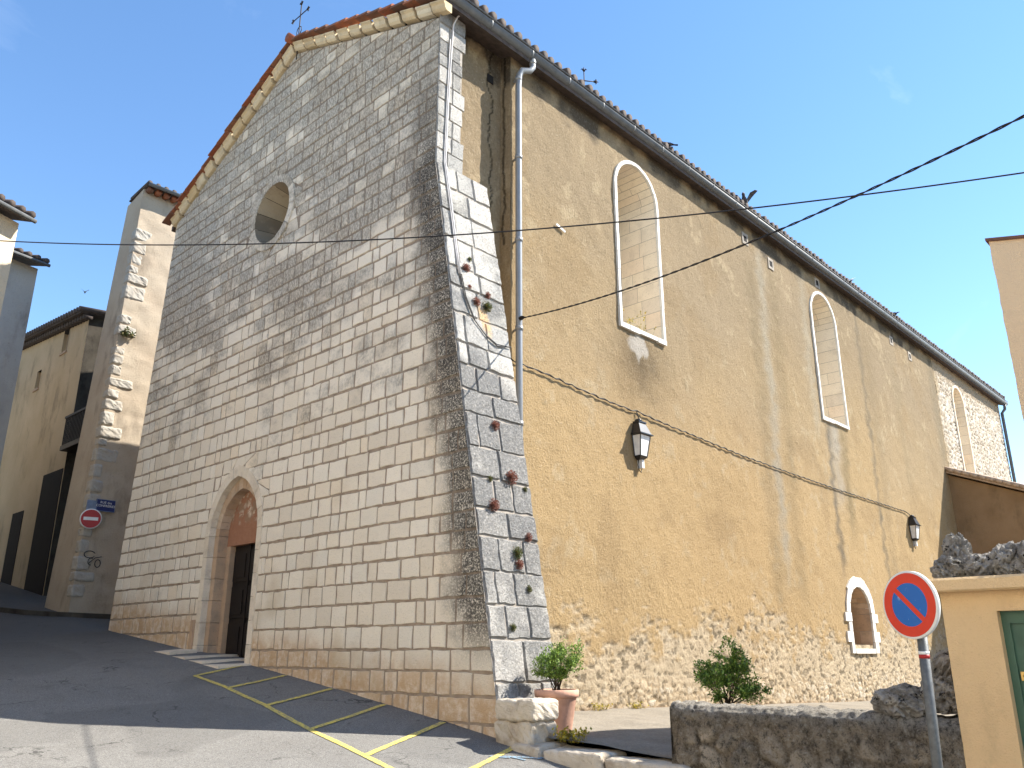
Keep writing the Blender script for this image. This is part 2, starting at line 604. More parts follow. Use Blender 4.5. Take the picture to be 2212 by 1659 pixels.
def tiles():
    n = NT('canal_roof_tile', 0.85, 0.2)
    col = n.ramp(n.island(), [(0, (0.28, 0.085, 0.045)), (0.3, (0.36, 0.13, 0.065)), (0.55, (0.17, 0.085, 0.058)), (0.8, (0.32, 0.14, 0.08)), (1, (0.09, 0.06, 0.05))])
    col = n.mix(n.rng(n.noise(12, 7, 0.7), 0.45, 0.7, 0, 0.7), col, (0.10, 0.075, 0.06))
    return n.out(col, n.noise(40, 5), 0.4, 0.01)
M['tile'] = tiles()
M['paletile'] = simple('faded_beige_tile', (0.42, 0.31, 0.22), 0.85, 0.35, 7)
M['tiledark'] = simple('backlit_dark_tile', (0.075, 0.058, 0.05), 0.85, 0.4, 9)  # tile colour darkened to paint the backlit look of the eaves

def glass_milk():
    n = NT('milky_lantern_glass', 0.35, 0.5)
    col = n.ramp(n.noise(9, 4), [(0.3, (0.66, 0.65, 0.62)), (0.7, (0.78, 0.77, 0.74))])
    return n.out(col)
M['milk'] = glass_milk()
M['pane'] = simple('dusty_dark_glass', (0.10, 0.085, 0.065), 0.25, 0.3, 4, 0, 0.05, 0.5)
M['hole'] = simple('recess_shade', (0.012, 0.01, 0.009), 0.95, 0.2, 5)  # near-black paint standing in for the shade inside openings

def plaster(name, a, b, dirt=(0.09, 0.075, 0.06), amt=0.55, sc=0.8):
    n = NT(name, 0.95, 0.1)
    col = n.ramp(n.noise(sc, 6, 0.6), [(0.3, a), (0.7, b)])
    f = n.rng(n.noise(sc * 1.7, 7, 0.68, stretch=(1, 1, 0.45)), 0.5, 0.75)
    col = n.mix(n.math('MULTIPLY', f, amt), col, dirt)
    f2 = n.noise(20, 7, 0.7)
    col = n.mix(n.rng(f2, 0.55, 0.72, 0, 0.3), col, dirt)
    return n.out(col, n.math('ADD', f2, n.noise(70, 4)), 0.6, 0.025)
M['pierstone'] = dressed('pitted_pier_stone', [(0.50, 0.43, 0.335), (0.58, 0.51, 0.41)], 0.8)
M['tower'] = plaster('tan_tower_plaster', (0.40, 0.32, 0.235), (0.48, 0.405, 0.31))
M['house_tan'] = plaster('tan_house_plaster', (0.50, 0.375, 0.23), (0.60, 0.46, 0.295))
M['house_grey'] = plaster('grey_house_plaster', (0.35, 0.33, 0.30), (0.46, 0.44, 0.40))
M['house_cream'] = plaster('cream_house_plaster', (0.60, 0.49, 0.35), (0.68, 0.58, 0.44), amt=0.25)
M['alley_shade_stone'] = plaster('alley_shade_rubble', (0.045, 0.038, 0.03), (0.09, 0.078, 0.062), (0.02, 0.018, 0.015), 0.7, 2.5)  # deep alley shade painted into the rubble colour
M['gatehouse'] = plaster('ochre_gatehouse_render', (0.80, 0.55, 0.29), (0.84, 0.59, 0.32), (0.55, 0.37, 0.20), 0.6, 1.3)
M['brown'] = plaster('brown_annexe_render', (0.23, 0.145, 0.075), (0.32, 0.21, 0.115), (0.10, 0.07, 0.04), 0.5, 0.9)
M['tall'] = plaster('beige_tall_render', (0.82, 0.60, 0.37), (0.86, 0.64, 0.40), (0.74, 0.53, 0.33), 0.25, 0.6)
M['green'] = simple('green_door_paint', (0.062, 0.135, 0.085), 0.45, 0.12, 6, 0, 0.08, 0.4)
M['brass'] = simple('brass_lock', (0.62, 0.42, 0.14), 0.35, 0.1, 20, 0.8)
M['galva'] = simple('galvanised_grey_pole', (0.12, 0.125, 0.125), 0.5, 0.3, 30, 0.3, 0.1)
M['red'] = simple('road_sign_red', (0.62, 0.045, 0.02), 0.4, 0.08, 8, 0, 0.02)
M['darkred'] = simple('dark_sign_red', (0.36, 0.02, 0.02), 0.45, 0.12, 8, 0, 0.02)
M['signwhite'] = simple('sign_white', (0.72, 0.71, 0.68), 0.45, 0.08, 8, 0, 0.02)
M['plaqueblue'] = simple('enamel_dark_blue', (0.018, 0.03, 0.12), 0.35, 0.15, 6, 0, 0.02)
M['fadedblue'] = simple('faded_blue_paint', (0.17, 0.21, 0.29), 0.8, 0.3, 9)

def blue():
    n = NT('scuffed_sign_blue', 0.4, 0.4)
    f = n.rng(n.noise(11, 7, 0.75, stretch=(1, 2.2, 0.9)), 0.6, 0.68, 0, 0.7)
    col = n.mix(f, (0.004, 0.115, 0.42), (0.45, 0.56, 0.66))
    return n.out(col)
M['blue'] = blue()
M['terracotta'] = simple('pink_terracotta', (0.56, 0.32, 0.225), 0.85, 0.3, 5, 0, 0.35)
M['soil'] = simple('potting_soil', (0.05, 0.035, 0.025), 0.95, 0.4, 30)
M['twig'] = simple('brown_twig', (0.07, 0.05, 0.035), 0.9, 0.3, 30)

def leafmat(name, a, b, c):
    n = NT(name, 0.5, 0.35)
    col = n.ramp(n.island(), [(0, a), (0.5, b), (1, c)])
    n.set(n.b.inputs['Base Color'], col)
    tr = n.t.nodes.new('ShaderNodeBsdfTranslucent')
    n.set(tr.inputs['Color'], col)
    ms = n.t.nodes.new('ShaderNodeMixShader')
    ms.inputs[0].default_value = 0.25
    o = n.t.nodes['Material Output']
    n.t.links.new(n.b.outputs[0], ms.inputs[1])
    n.t.links.new(tr.outputs[0], ms.inputs[2])
    n.t.links.new(ms.outputs[0], o.inputs[0])
    return n.mat
M['leaf'] = leafmat('shrub_leaf', (0.06, 0.11, 0.025), (0.17, 0.28, 0.05), (0.36, 0.48, 0.09))
M['sedumred'] = leafmat('red_sedum_leaf', (0.20, 0.075, 0.055), (0.36, 0.17, 0.13), (0.14, 0.07, 0.045))
M['sedumgreen'] = leafmat('green_sedum_leaf', (0.06, 0.08, 0.03), (0.12, 0.15, 0.05), (0.20, 0.14, 0.06))
M['weed'] = leafmat('dry_weed', (0.24, 0.20, 0.05), (0.55, 0.42, 0.03), (0.16, 0.17, 0.05))

def karst():
    n = NT('dark_karst_limestone', 0.95, 0.1)
    f = n.noise(4, 8, 0.7)
    col = n.ramp(f, [(0.3, (0.12, 0.11, 0.095)), (0.5, (0.42, 0.385, 0.335)), (0.72, (0.72, 0.67, 0.60))])
    pit = n.rng(n.vor(9), 0.0, 0.35)
    col = n.mix(n.rng(n.noise(13, 5, 0.7), 0.56, 0.66), col, (0.02, 0.02, 0.018))
    h = n.math('ADD', n.math('MULTIPLY', pit, 0.7), n.noise(12, 8, 0.75))
    return n.out(col, h, 1.0, 0.08)
M['karst'] = karst()
M['feather'] = simple('slate_pigeon_feather', (0.05, 0.052, 0.062), 0.7, 0.35, 25)
M['featherpale'] = simple('pale_pigeon_feather', (0.5, 0.49, 0.47), 0.7, 0.2, 25)

# ------------------------------------------------------------------ 2D polygon helpers (stone laying)
def clip_half(poly, a, b, c):
    """keep a*s+b*t<=c"""
    out = []
    n = len(poly)
    for i in range(n):
        p, q = poly[i], poly[(i + 1) % n]
        dp, dq = a * p[0] + b * p[1] - c, a * q[0] + b * q[1] - c
        if dp <= 0:
            out.append(p)
        if (dp < 0 < dq) or (dq < 0 < dp):
            t = dp / (dp - dq)
            out.append((p[0] + (q[0] - p[0]) * t, p[1] + (q[1] - p[1]) * t))
    return out

def area(p):
    return 0.5 * sum(p[i][0] * p[(i + 1) % len(p)][1] - p[(i + 1) % len(p)][0] * p[i][1] for i in range(len(p)))

def edges(cv):
    """half planes (a,b,c) of a CCW convex polygon: inside a*s+b*t<=c"""
    r = []
    for i in range(len(cv)):
        (x0, y0), (x1, y1) = cv[i], cv[(i + 1) % len(cv)]
        a, b = y1 - y0, -(x1 - x0)
        if abs(a) + abs(b) > 1e-9:
            r.append((a, b, a * x0 + b * y0))
    return r

def minus(poly, cv):
    """poly minus convex cv -> list of convex pieces"""
    inside, out = poly, []
    bb = (min(p[0] for p in cv), max(p[0] for p in cv), min(p[1] for p in cv), max(p[1] for p in cv))
    if max(p[0] for p in poly) < bb[0] or min(p[0] for p in poly) > bb[1] or max(p[1] for p in poly) < bb[2] or min(p[1] for p in poly) > bb[3]:
        return [poly]
    for a, b, c in edges(cv):
        o = clip_half(inside, -a, -b, -c)
        if len(o) >= 3 and abs(area(o)) > 1e-5:
            out.append(o)
        inside = clip_half(inside, a, b, c)
        if len(inside) < 3:
            break
    return out

def inset(p, d):
    n = len(p)
    out = []
    for i in range(n):
        a, b, c = p[i - 1], p[i], p[(i + 1) % n]
        e1 = (b[0] - a[0], b[1] - a[1])
        e2 = (c[0] - b[0], c[1] - b[1])
        l1, l2 = math.hypot(*e1), math.hypot(*e2)
        if l1 < 1e-6 or l2 < 1e-6:
            out.append(b)
            continue
        n1, n2 = (-e1[1] / l1, e1[0] / l1), (-e2[1] / l2, e2[0] / l2)
        k = 1 + n1[0] * n2[0] + n1[1] * n2[1]
        k = max(k, 0.35)
        out.append((b[0] + (n1[0] + n2[0]) / k * d, b[1] + (n1[1] + n2[1]) / k * d))
    return out

def clean(p, eps=0.02):
    q = []
    for a in p:
        if not q or math.hypot(a[0] - q[-1][0], a[1] - q[-1][1]) > eps:
            q.append(a)
    while len(q) > 1 and math.hypot(q[0][0] - q[-1][0], q[0][1] - q[-1][1]) < eps:
        q.pop()
    return q

def stone(mb, poly, mapf, gap=0.011, cham=0.012, relief=0.022, jit=0.006, m=1, rnd=rnd):
    poly = clean(poly)
    if len(poly) < 3 or area(poly) < 0.006:
        return
    o = inset(poly, gap)
    if area(o) < 0.003:
        return
    dense = []
    for i in range(len(o)):
        a, b = o[i], o[(i + 1) % len(o)]
        ln = math.hypot(b[0] - a[0], b[1] - a[1])
        k = max(1, min(5, int(ln / 0.11)))
        for j in range(k):
            t = j / k
            f = jit if j else jit * 0.8
            dense.append((a[0] + (b[0] - a[0]) * t + rnd.uniform(-f, f), a[1] + (b[1] - a[1]) * t + rnd.uniform(-f, f)))
    inn = inset(dense, cham)
    if area(inn) <= 0.0015:
        return
    tx, ty, t0 = rnd.uniform(-.02, .02), rnd.uniform(-.02, .02), relief * rnd.uniform(0.7, 1.25)
    cx = sum(p[0] for p in dense) / len(dense)
    cy = sum(p[1] for p in dense) / len(dense)
    n = len(dense)
    vs = [mapf(p[0], p[1], -0.004) for p in dense]
    vs += [mapf(p[0], p[1], t0 + tx * (p[0] - cx) + ty * (p[1] - cy) + rnd.uniform(-.002, .002)) for p in inn]
    vs.append(mapf(cx, cy, t0 + 0.004))
    mb.mesh(vs, [(i, (i + 1) % n, n + (i + 1) % n, n + i) for i in range(n)] + [(n + i, n + (i + 1) % n, 2 * n) for i in range(n)], m)

def courses(z0, z1, hf):
    z, r = z0, []
    while z < z1:
        h = hf(z)
        r.append((z, z + h))
        z += h
    return r

def arch_round(c, hw, zb, zs, n=14):
    """CCW polygon, semicircular head"""
    p = [(c - hw, zb), (c + hw, zb)]
    for i in range(n + 1):
        a = math.pi * i / n
        p.append((c + hw * math.cos(a), zs + hw * math.sin(a)))
    return p

def arch_pointed(c, hw, zb, zs, za, n=9):
    h = za - zs
    R = (hw * hw + h * h) / (2 * hw)
    a1 = math.asin(h / R)
    right = [(c + hw - R + R * math.cos(a1 * i / n), zs + R * math.sin(a1 * i / n)) for i in range(n + 1)]
    left = [(2 * c - p[0], p[1]) for p in right[:-1]][::-1]
    return [(c - hw, zb), (c + hw, zb)] + right + left

def opening_ring(mb, outer, inner, mapf, d0, d1, split=2, m=0):
    """outer/inner: polygons of equal count (index 0,1 the two feet); a ring of blocks between them, from depth d0 to d1"""
    n = len(outer)
    segs = [(i, (i + 1) % n) for i in range(1, n)]
    for i, j in segs:
        a, b, c, d = outer[i], outer[j], inner[j], inner[i]
        ln = math.hypot(b[0] - a[0], b[1] - a[1])
        k = max(1, int(round(ln / 0.42)))
        for q in range(k):
            e = 0.004 / max(ln, .05)
            t0, t1 = q / k + e, (q + 1) / k - e
            lp = lambda p, r, t: (p[0] + (r[0] - p[0]) * t, p[1] + (r[1] - p[1]) * t)
            poly = [lp(a, b, t0), lp(a, b, t1), lp(d, c, t1), lp(d, c, t0)]
            w0 = rnd.uniform(-.004, .004)
            P = [mapf(s, t, d0 + w0) for s, t in poly] + [mapf(s, t, d1) for s, t in poly]
            mb.mesh(P, [(3, 2, 1, 0), (4, 5, 6, 7)] + [(x, (x + 1) % 4, 4 + (x + 1) % 4, 4 + x) for x in range(4)], m)

# ------------------------------------------------------------------ ground
def zf(y):
    return np.interp(y, [-60, -10, -7, -4.2, -3, -1.94, -.64, .69, 2.0, 3.3, 4.8, 11.03, 16, 26, 34, 120],
                     [-.75, -.62, -.60, -.40, -.24, -.09, .11, .29, .47, .64, .82, 1.50, 2.25, 3.75, 4.6, 5])

def zyard(x, y):
    return .17 - .025 * np.clip(x, -2, 22) + .06 * np.clip(y, -6, .5)

def zroad(x, y):
    base = zf(y) + .08 * np.clip(x, -4, 0) * sstep(-6.5, -3.0, y)
    und = (vn(x * .5, y * .5, 3) - .5) * .035 + (vn(x * 2, y * 2, 4) - .5) * .006
    near = np.exp(-((x) ** 2) / .3)
    inside = sstep(.15, .3, x) * sstep(.8, .4, y)
    return (base + und * (1 - near)) * (1 - inside) + (zyard(x, y) - .25) * inside

def axis_pts(bounds):
    r = []
    for a, b, st in bounds:
        r += list(np.arange(a, b - 1e-6, st))
    return np.array(r + [bounds[-1][1]])

gx = axis_pts([(-900, -100, 100), (-100, -20, 10), (-20, -8, 1), (-8, 1.0, .12), (1, 40, 1.5), (40, 100, 10), (100, 900, 100)])
gy = axis_pts([(-900, -100, 100), (-100, -16, 6), (-16, -5, .6), (-5, 8, .12), (8, 20, .4), (20, 60, 2), (60, 120, 10), (120, 900, 100)])
GX, GY = np.meshgrid(gx, gy, indexing='ij')
GZ = zroad(GX, GY)
struct(grid_mesh('road', np.stack([GX, GY, GZ], -1), None, M['asphalt']))

yx = axis_pts([(.12, 4, .1), (4, 40, .6)])
yy = axis_pts([(-20, -5, .6), (-5, .35, .1)])
YX, YY = np.meshgrid(yx, yy, indexing='ij')
YZ = zyard(YX, YY) + (vn(YX * 1.3, YY * 1.3, 8) - .5) * .03 + (fbm(YX * 5, YY * 5, 9) - .5) * .015
keep = ~((YX[:-1, :-1] < 1.2) & (YY[:-1, :-1] > -1.5))
struct(grid_mesh('yard', np.stack([YX, YY, YZ], -1), None, M['yard'], keep))

# painted bay marking: one long line with cross lines to the church wall
def paint_strip(mb, pts, wd, lift=.007):
    P = [Vector((p[0], p[1], 0)) for p in pts]
    dense = []
    for a, b in zip(P[:-1], P[1:]):
        k = max(1, int((b - a).length / .1))
        dense += [a.lerp(b, i / k) for i in range(k)]
    dense.append(P[-1])
    L_, R_ = [], []
    for i, p in enumerate(dense):
        t = (dense[min(i + 1, len(dense) - 1)] - dense[max(i - 1, 0)]).normalized()
        s = Vector((-t.y, t.x, 0)) * wd / 2
        L_.append(p + s * rnd.uniform(.85, 1.1))
        R_.append(p - s * rnd.uniform(.85, 1.1))
    z = lambda v: float(zroad(np.array([v.x]), np.array([v.y]))[0]) + lift
    for i in range(len(dense) - 1):
        mb.face([(v.x, v.y, z(v)) for v in (L_[i], L_[i + 1], R_[i + 1], R_[i])])

mb = MB()
outer_line = [(-1.24, 4.14), (-1.29, 2.94), (-1.42, 1.6), (-1.66, .1), (-1.77, -1.2), (-1.84, -1.9), (-2.0, -3.6)]
paint_strip(mb, outer_line, .085)
for a, b in (((-.12, 4.6), (-1.24, 4.12)), ((-.06, 3.32), (-1.27, 2.94)), ((-.06, 1.98), (-1.40, 1.6)), ((-.06, .66), (-1.64, .12)), ((-.06, -.62), (-1.75, -1.18)), ((-.12, -1.98), (-1.88, -2.5))):
    paint_strip(mb, [a, b], .085, .010)
struct(mb.build('road_marking', M['yellow'], fix=False))

# ------------------------------------------------------------------ CHURCH
church = empty('church', (0, 0, 0), 'large old stone church with limestone gable front and long ochre plastered side wall', 'church')

yR = lambda z: -1.63 + .178 * z if z < 9.17 else 0.0
yL = lambda z: 11.135 - .0724 * z
APX = (4.95, 14.08)
rk_r = (0.0, 12.08)
rk_l = (10.3, 11.70)
def under(p0, p1):
    a, b = p1[1] - p0[1], -(p1[0] - p0[0])
    # keep below the line p0->p1 (p0 left of p1 in y)
    return (-a, -b, -(a * p0[0] + b * p0[1]))
HP = [under(rk_r, APX), under(APX, rk_l)]
DC, DZB, DZS = 5.7, .3, 3.25
door_outer = arch_pointed(DC, 1.09, DZB, DZS, 4.58)
door_inner = arch_pointed(DC, .92, DZB, DZS, 4.36)
door_o2 = arch_pointed(DC, .95, DZB, DZS, 4.40)
door_i2 = arch_pointed(DC, .76, DZB, DZS, 4.13)
RC, RR = (5.36, 10.12), .70
circ = lambda r, n=22, c=RC: [(c[0] + r * math.cos(2 * math.pi * i / n), c[1] + r * math.sin(2 * math.pi * i / n)) for i in range(n)]
rose_out, rose_in = circ(.84, 10), circ(RR)
door_cut = arch_pointed(DC, 1.0, DZB, DZS, 4.47, 3)

fmap = lambda y, z, d: (.02 - d, y, z)
mb = MB()
low = [(yR(-.6), -.6), (yL(-.6), -.6), (yL(9.17), 9.17), (0, 9.17)]
top = [(0, 9.17), (yL(9.17), 9.17), (yL(11.62), 11.62), APX, (0, 12.08)]
shr = lambda cv, k: [(DC + (p[0] - DC) * k, p[1] if p[1] < 3 else 3 + (p[1] - 3) * k) for p in cv]
for pc in minus(low, shr(door_outer, .95)):
    mb.face([fmap(y, z, 0) for y, z in pc], 0)
for pc in minus(top, circ(.80, 12)):
    mb.face([fmap(y, z, 0) for y, z in pc], 0)
srnd = random.Random(21)
def ch(z):
    return srnd.uniform(.27, .36) if z < 5.5 else srnd.uniform(.235, .325)
lay = courses(-.5, 14.1, ch)
for ci, (z0, z1) in enumerate(lay):
    y = yR((z0 + z1) / 2)
    end = yL((z0 + z1) / 2)
    first = True
    while y < end - .02:
        wd = srnd.choice((.22, .28, .34, .38, .42, .48, .56)) * srnd.uniform(.88, 1.14)
        if end - (y + wd) < .22:
            wd = end - y
        dz0, dz1 = srnd.uniform(-.008, .008), srnd.uniform(-.008, .008)
        a0, a1 = (yR(z0), yR(z1)) if first else (y, y)
        last = y + wd >= end - 1e-4
        b0, b1 = (yL(z0), yL(z1)) if last else (y + wd, y + wd)
        poly = [(a0, z0 + dz0), (b0, z0 + dz0), (b1, z1 + dz1), (a1, z1 + dz1)]
        for h in HP:
            poly = clip_half(poly, *h)
        if len(poly) >= 3 and area(poly) > .004:
            pcs = []
            for pc in minus(poly, door_cut):
                pcs += minus(pc, rose_out)
            pcs.sort(key=lambda p: -area(p))
            for qi, pq in enumerate(pcs):
                if qi == 0 or area(pq) > .03:
                    stone(mb, pq, fmap, rnd=srnd, gap=.0165 if len(pcs) == 1 else .007, relief=.012, cham=.008, jit=.009)
        first = False
        y += wd
mb.build('facade', [M['mortar'], M['ashlar']], church, fix=False)

# gable coping: blocks following both rakes
mb = MB()
def rake_blocks(p0, p1, n):
    for i in range(n):
        t0, t1 = i / n + .006, (i + 1) / n - .006
        if i:
            t0 += rnd.uniform(-.02, .02) / n * 4
        a = (p0[0] + (p1[0] - p0[0]) * t0, p0[1] + (p1[1] - p0[1]) * t0)
        b = (p0[0] + (p1[0] - p0[0]) * t1, p0[1] + (p1[1] - p0[1]) * t1)
        j = rnd.uniform(-.012, .012)
        up_ = .185
        prof = [(.06, 0), (-.05 + j, .0), (-.09 + j, .04), (-.11 + j, .12), (-.15 + j, up_ - .03), (-.15 + j, up_), (.06, up_)]
        va = [(x, a[0], a[1] + h) for x, h in prof]
        vb = [(x, b[0], b[1] + h) for x, h in prof]
        k = len(prof)
        mb.mesh(va + vb, [tuple(range(k)), tuple(range(2 * k - 1, k - 1, -1))] + [(q, (q + 1) % k, k + (q + 1) % k, k + q) for q in range(k)])
rake_blocks((-.30, 12.01), (4.95, 14.085), 12)
rake_blocks((4.95, 14.085), (10.42, 11.635), 13)
mb.build('gable_coping', M['coping'], church)

# roof
mb = MB()
def roof_z(y):
    return 14.33 - (4.95 - y) * .385 if y < 4.95 else 14.33 - (y - 4.95) * .46
mb.prism([(0.02, -.25, roof_z(-.25)), (0.02, 4.95, roof_z(4.95)), (0.02, 4.95, roof_z(4.95) - .12), (0.02, -.25, roof_z(-.25) - .12)], (35.75, 0, 0), 1)
mb.prism([(0.02, 4.95, roof_z(4.95)), (0.02, 10.6, roof_z(10.6)), (0.02, 10.6, roof_z(10.6) - .12), (0.02, 4.95, roof_z(4.95) - .12)], (35.75, 0, 0), 1)
roof = mb.build('roof', [M['tile'], M['tiledark']], church)
mb = MB()
for p0, p1, n in (((-.38), 4.95, 14), (4.95, 10.55, 15)):
    for i in range(n):
        ya, yb = p0 + (p1 - p0) * i / n, p0 + (p1 - p0) * (i + 1.12) / n
        if p0 > 4:
            za, zb = roof_z(ya) - .01, roof_z(yb) + .04
        else:
            za, zb = roof_z(ya) + .04, roof_z(yb) - .01
        j = rnd.uniform(-.025, .02)
        prof = []
        for k in range(7):
            an = math.pi * k / 6
            prof.append((-.245 + j + .11 - .11 * math.cos(an), .055 * math.sin(an)))
        va = [(x, ya, za + h) for x, h in prof] + [(prof[-1][0], ya, za - .03), (prof[0][0], ya, za - .035)]
        vb = [(x, yb, zb + h) for x, h in prof] + [(prof[-1][0], yb, zb - .03), (prof[0][0], yb, zb - .035)]
        k = len(va)
        mb.mesh(va + vb, [tuple(range(k)), tuple(range(2 * k - 1, k - 1, -1))] + [(q, (q + 1) % k, k + (q + 1) % k, k + q) for q in range(k)])
# ridge cap end and ridge row
for i in range(80):
    xa = -.28 + i * .45
    mb.tube([(xa, 4.95, 14.34), (xa + .47, 4.95, 14.355)], [.115, .10], 10)
mb.build('ridge_tiles', M['tile'], roof)
mb = MB()
k = 0
x = .1
while x < 35.7:
    j = rnd.uniform(-.02, .02)
    z0 = roof_z(-.2) + .085
    mb.tube([(x + j, -.31 + rnd.uniform(-.02, .02), z0 + .13), (x + j, .5, roof_z(.5) + .22), (x + j, 1.4, roof_z(1.4) + .16)], [.10, .09, .085], 8)
    x += .245
mb.build('eave_tiles', M['tiledark'], roof)

# gutter with joints
mb = MB()
mb.tube([(-.22, -.25, 12.40), (18, -.25, 12.385), (36.0, -.25, 12.36)], .1, 14)
x = 1.0
while x < 35.5:
    mb.tube([(x, -.25, 12.40), (x + .05, -.25, 12.40)], .106, 14)
    x += 1.15
mb.tube([(-.22, -.35, 12.475), (36.0, -.35, 12.435)], .016, 6)
mb.build('gutter', M['zinc'], church)
mb = MB()
mb.tube([(2.26, -.25, 12.36), (2.26, -.25, 12.12), (2.2, -.235, 12.02), (2.03, -.17, 11.97), (1.985, -.14, 11.85), (1.98, -.12, 11.6), (1.98, -.12, 6), (1.98, -.12, 0.0)], .062, 14)
for z in (11.72, 9.95, 8.2, 6.45, 4.7, 2.9, 1.2):
    mb.tube([(1.98, -.12, z), (1.98, -.12, z + .08)], .073, 14)
    mb.box(1.965, 1.995, -.1, .0, z + .02, z + .05)
mb.tube([(2.26, -.25, 12.2), (2.26, -.25, 12.26)], .072, 14)
mb.build('downpipe', M['pvc'], church)
mb = MB()
mb.tube([(35.75, -.25, 12.3), (35.75, -.22, 12.05), (35.62, -.1, 11.85), (35.62, -.1, .0)], .07, 10)
mb.build('downpipe', M['zinc'], church)

# quoin strip and buttress
mb = MB()
q0 = [(0, 9.0), (.58, 9.0), (.58, 12.3), (0, 12.3)]
qmap = lambda s, t, d: (s, -.004 - d, t)
mb.face([qmap(s, t, 0) for s, t in q0], 0)
mb.face([(.58, 0, 9), (.58, .3, 9), (.58, .3, 12.4), (.58, 0, 12.4)], 0)
qr = random.Random(5)
for z0, z1 in courses(9.0, 12.25, lambda z: qr.uniform(.26, .36)):
    e = qr.uniform(.5, .66)
    s = qr.uniform(.24, .36)
    for a, b in ((0, s), (s, e)):
        stone(mb, [(a, z0), (b, z0), (b, min(z1, 12.3)), (a, min(z1, 12.3))], qmap, gap=.006, relief=.02, jit=.008, rnd=qr)
mb.build('quoin_strip', [M['mortar_pale'], M['butt']], church, fix=False)

mb = MB()
bmap = lambda s, t, d: (s, -1.62 + .178 * t - d, t)
bp = [(-.0, -.6), (1.24, -.6), (1.24, 9.05), (0, 9.05)]
mb.face([bmap(s, t, 0) for s, t in bp], 0)
mb.face([(1.235, -1.62 + .178 * -.6, -.6), (1.235, .3, -.6), (1.235, .3, 9.05), (1.235, -1.62 + .178 * 9.05, 9.05)], 0)
mb.face([(0, -.01, 9.05), (1.235, -.01, 9.05), (1.235, .3, 9.05), (0, .3, 9.05)], 0)
br = random.Random(11)
sh = 0
for z0, z1 in courses(-.3, 9.04, lambda z: br.uniform(.36, .56)):
    z1 = min(z1, 9.06)
    s = 0
    cuts = [0, br.uniform(.34, .5), br.uniform(.78, .92), 1.25] if sh else [0, br.uniform(.55, .72), 1.25]
    if br.random() < .25:
        cuts = [0, br.uniform(.2, .3), br.uniform(.6, .75), 1.25]
    sh ^= 1
    for a, b in zip(cuts[:-1], cuts[1:]):
        stone(mb, [(a, z0 + br.uniform(-.02, .02)), (b, z0 + br.uniform(-.02, .02)), (b, z1), (a, z1)], bmap, gap=.009, relief=.028, jit=.014, cham=.018, rnd=br)
mb.build('buttress', [M['mortar_pale'], M['butt']], church, fix=False)

# ---------------- ochre side wall (displaced plaster, worn to rubble at its foot)
OCH = np.array([.350, .246, .126])
def wall_colour(X, Z):
    n1 = fbm(X * .45, Z * .45, 31, 5)
    n2 = fbm(X * 2.2, Z * 2.2, 37, 5)
    n3 = fbm(X * 7, Z * 7, 41, 4)
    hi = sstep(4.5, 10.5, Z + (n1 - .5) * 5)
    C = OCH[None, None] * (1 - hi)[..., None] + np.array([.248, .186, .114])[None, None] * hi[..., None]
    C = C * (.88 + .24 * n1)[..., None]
    def over(mask, col, k=1.0):
        nonlocal C
        mk = np.clip(mask * k, 0, 1)[..., None]
        C = C * (1 - mk) + np.array(col)[None, None] * mk
    over(sstep(.58, .72, n2) * sstep(.42, .6, n3), (.37, .29, .18), .55)
    over(sstep(.57, .70, fbm(X * 1.1 + 40, Z * .8, 53, 5)), (.235, .160, .082), .35)
    # pale washed runs and dark runs down the wall
    wob = (fbm(X * 0 + 3, Z * .6, 71, 3) - .5) * .5
    wob2 = (vn(X * 3, Z * 5, 73) - .5) * .25
    def run(x0, wd, z0, z1, col, k, slope=.0):
        xx = X - (x0 + slope * (z1 - Z)) - wob * .6 - wob2
        mk = np.exp(-(xx / wd) ** 2) * sstep(z0, z0 + 1.2, Z) * sstep(z1 + .3, z1 - .3, Z)
        over(mk * (.55 + .9 * n2), col, k)
    run(11.9, .23, 2.2, 11.7, (.285, .245, .18), .8)
    run(11.35, .35, 1.5, 11.2, (.165, .125, .07), .4)
    run(12.6, .35, 1.5, 11.2, (.175, .13, .07), .4)
    run(14.55, .25, 6.5, 12.0, (.30, .26, .19), .5)
    run(15.3, .16, 2.6, 7.4, (.11, .092, .068), .75)
    run(15.7, .35, 4.5, 7.5, (.29, .265, .22), .6)
    run(16.3, .25, 3.6, 7.4, (.15, .115, .06), .55)
    run(18.6, .14, 1.2, 12.0, (.12, .10, .07), .6)
    run(19.2, .4, 1.4, 11.5, (.185, .135, .075), .4)
    run(21.6, .3, 5.5, 11.0, (.22, .17, .10), .35)
    run(25.9, .5, 7.0, 12.2, (.18, .145, .095), .6)
    # smudge below first window
    d = ((X - 5.9) / 1.0) ** 2 + ((Z - 6.9) / .95) ** 2
    over(np.exp(-d) * (.35 + n2), (.12, .085, .048), .85)
    d = ((X - 5.85) / .5) ** 2 + ((Z - 7.25) / .34) ** 2
    over(sstep(.50, .60, np.exp(-d) * .45 + fbm(X * 6, Z * 3.5, 111, 5) * .5), (.36, .325, .28), .85)
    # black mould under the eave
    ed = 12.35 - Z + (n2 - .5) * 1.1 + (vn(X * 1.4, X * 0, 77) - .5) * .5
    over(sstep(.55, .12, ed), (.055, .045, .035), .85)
    return C

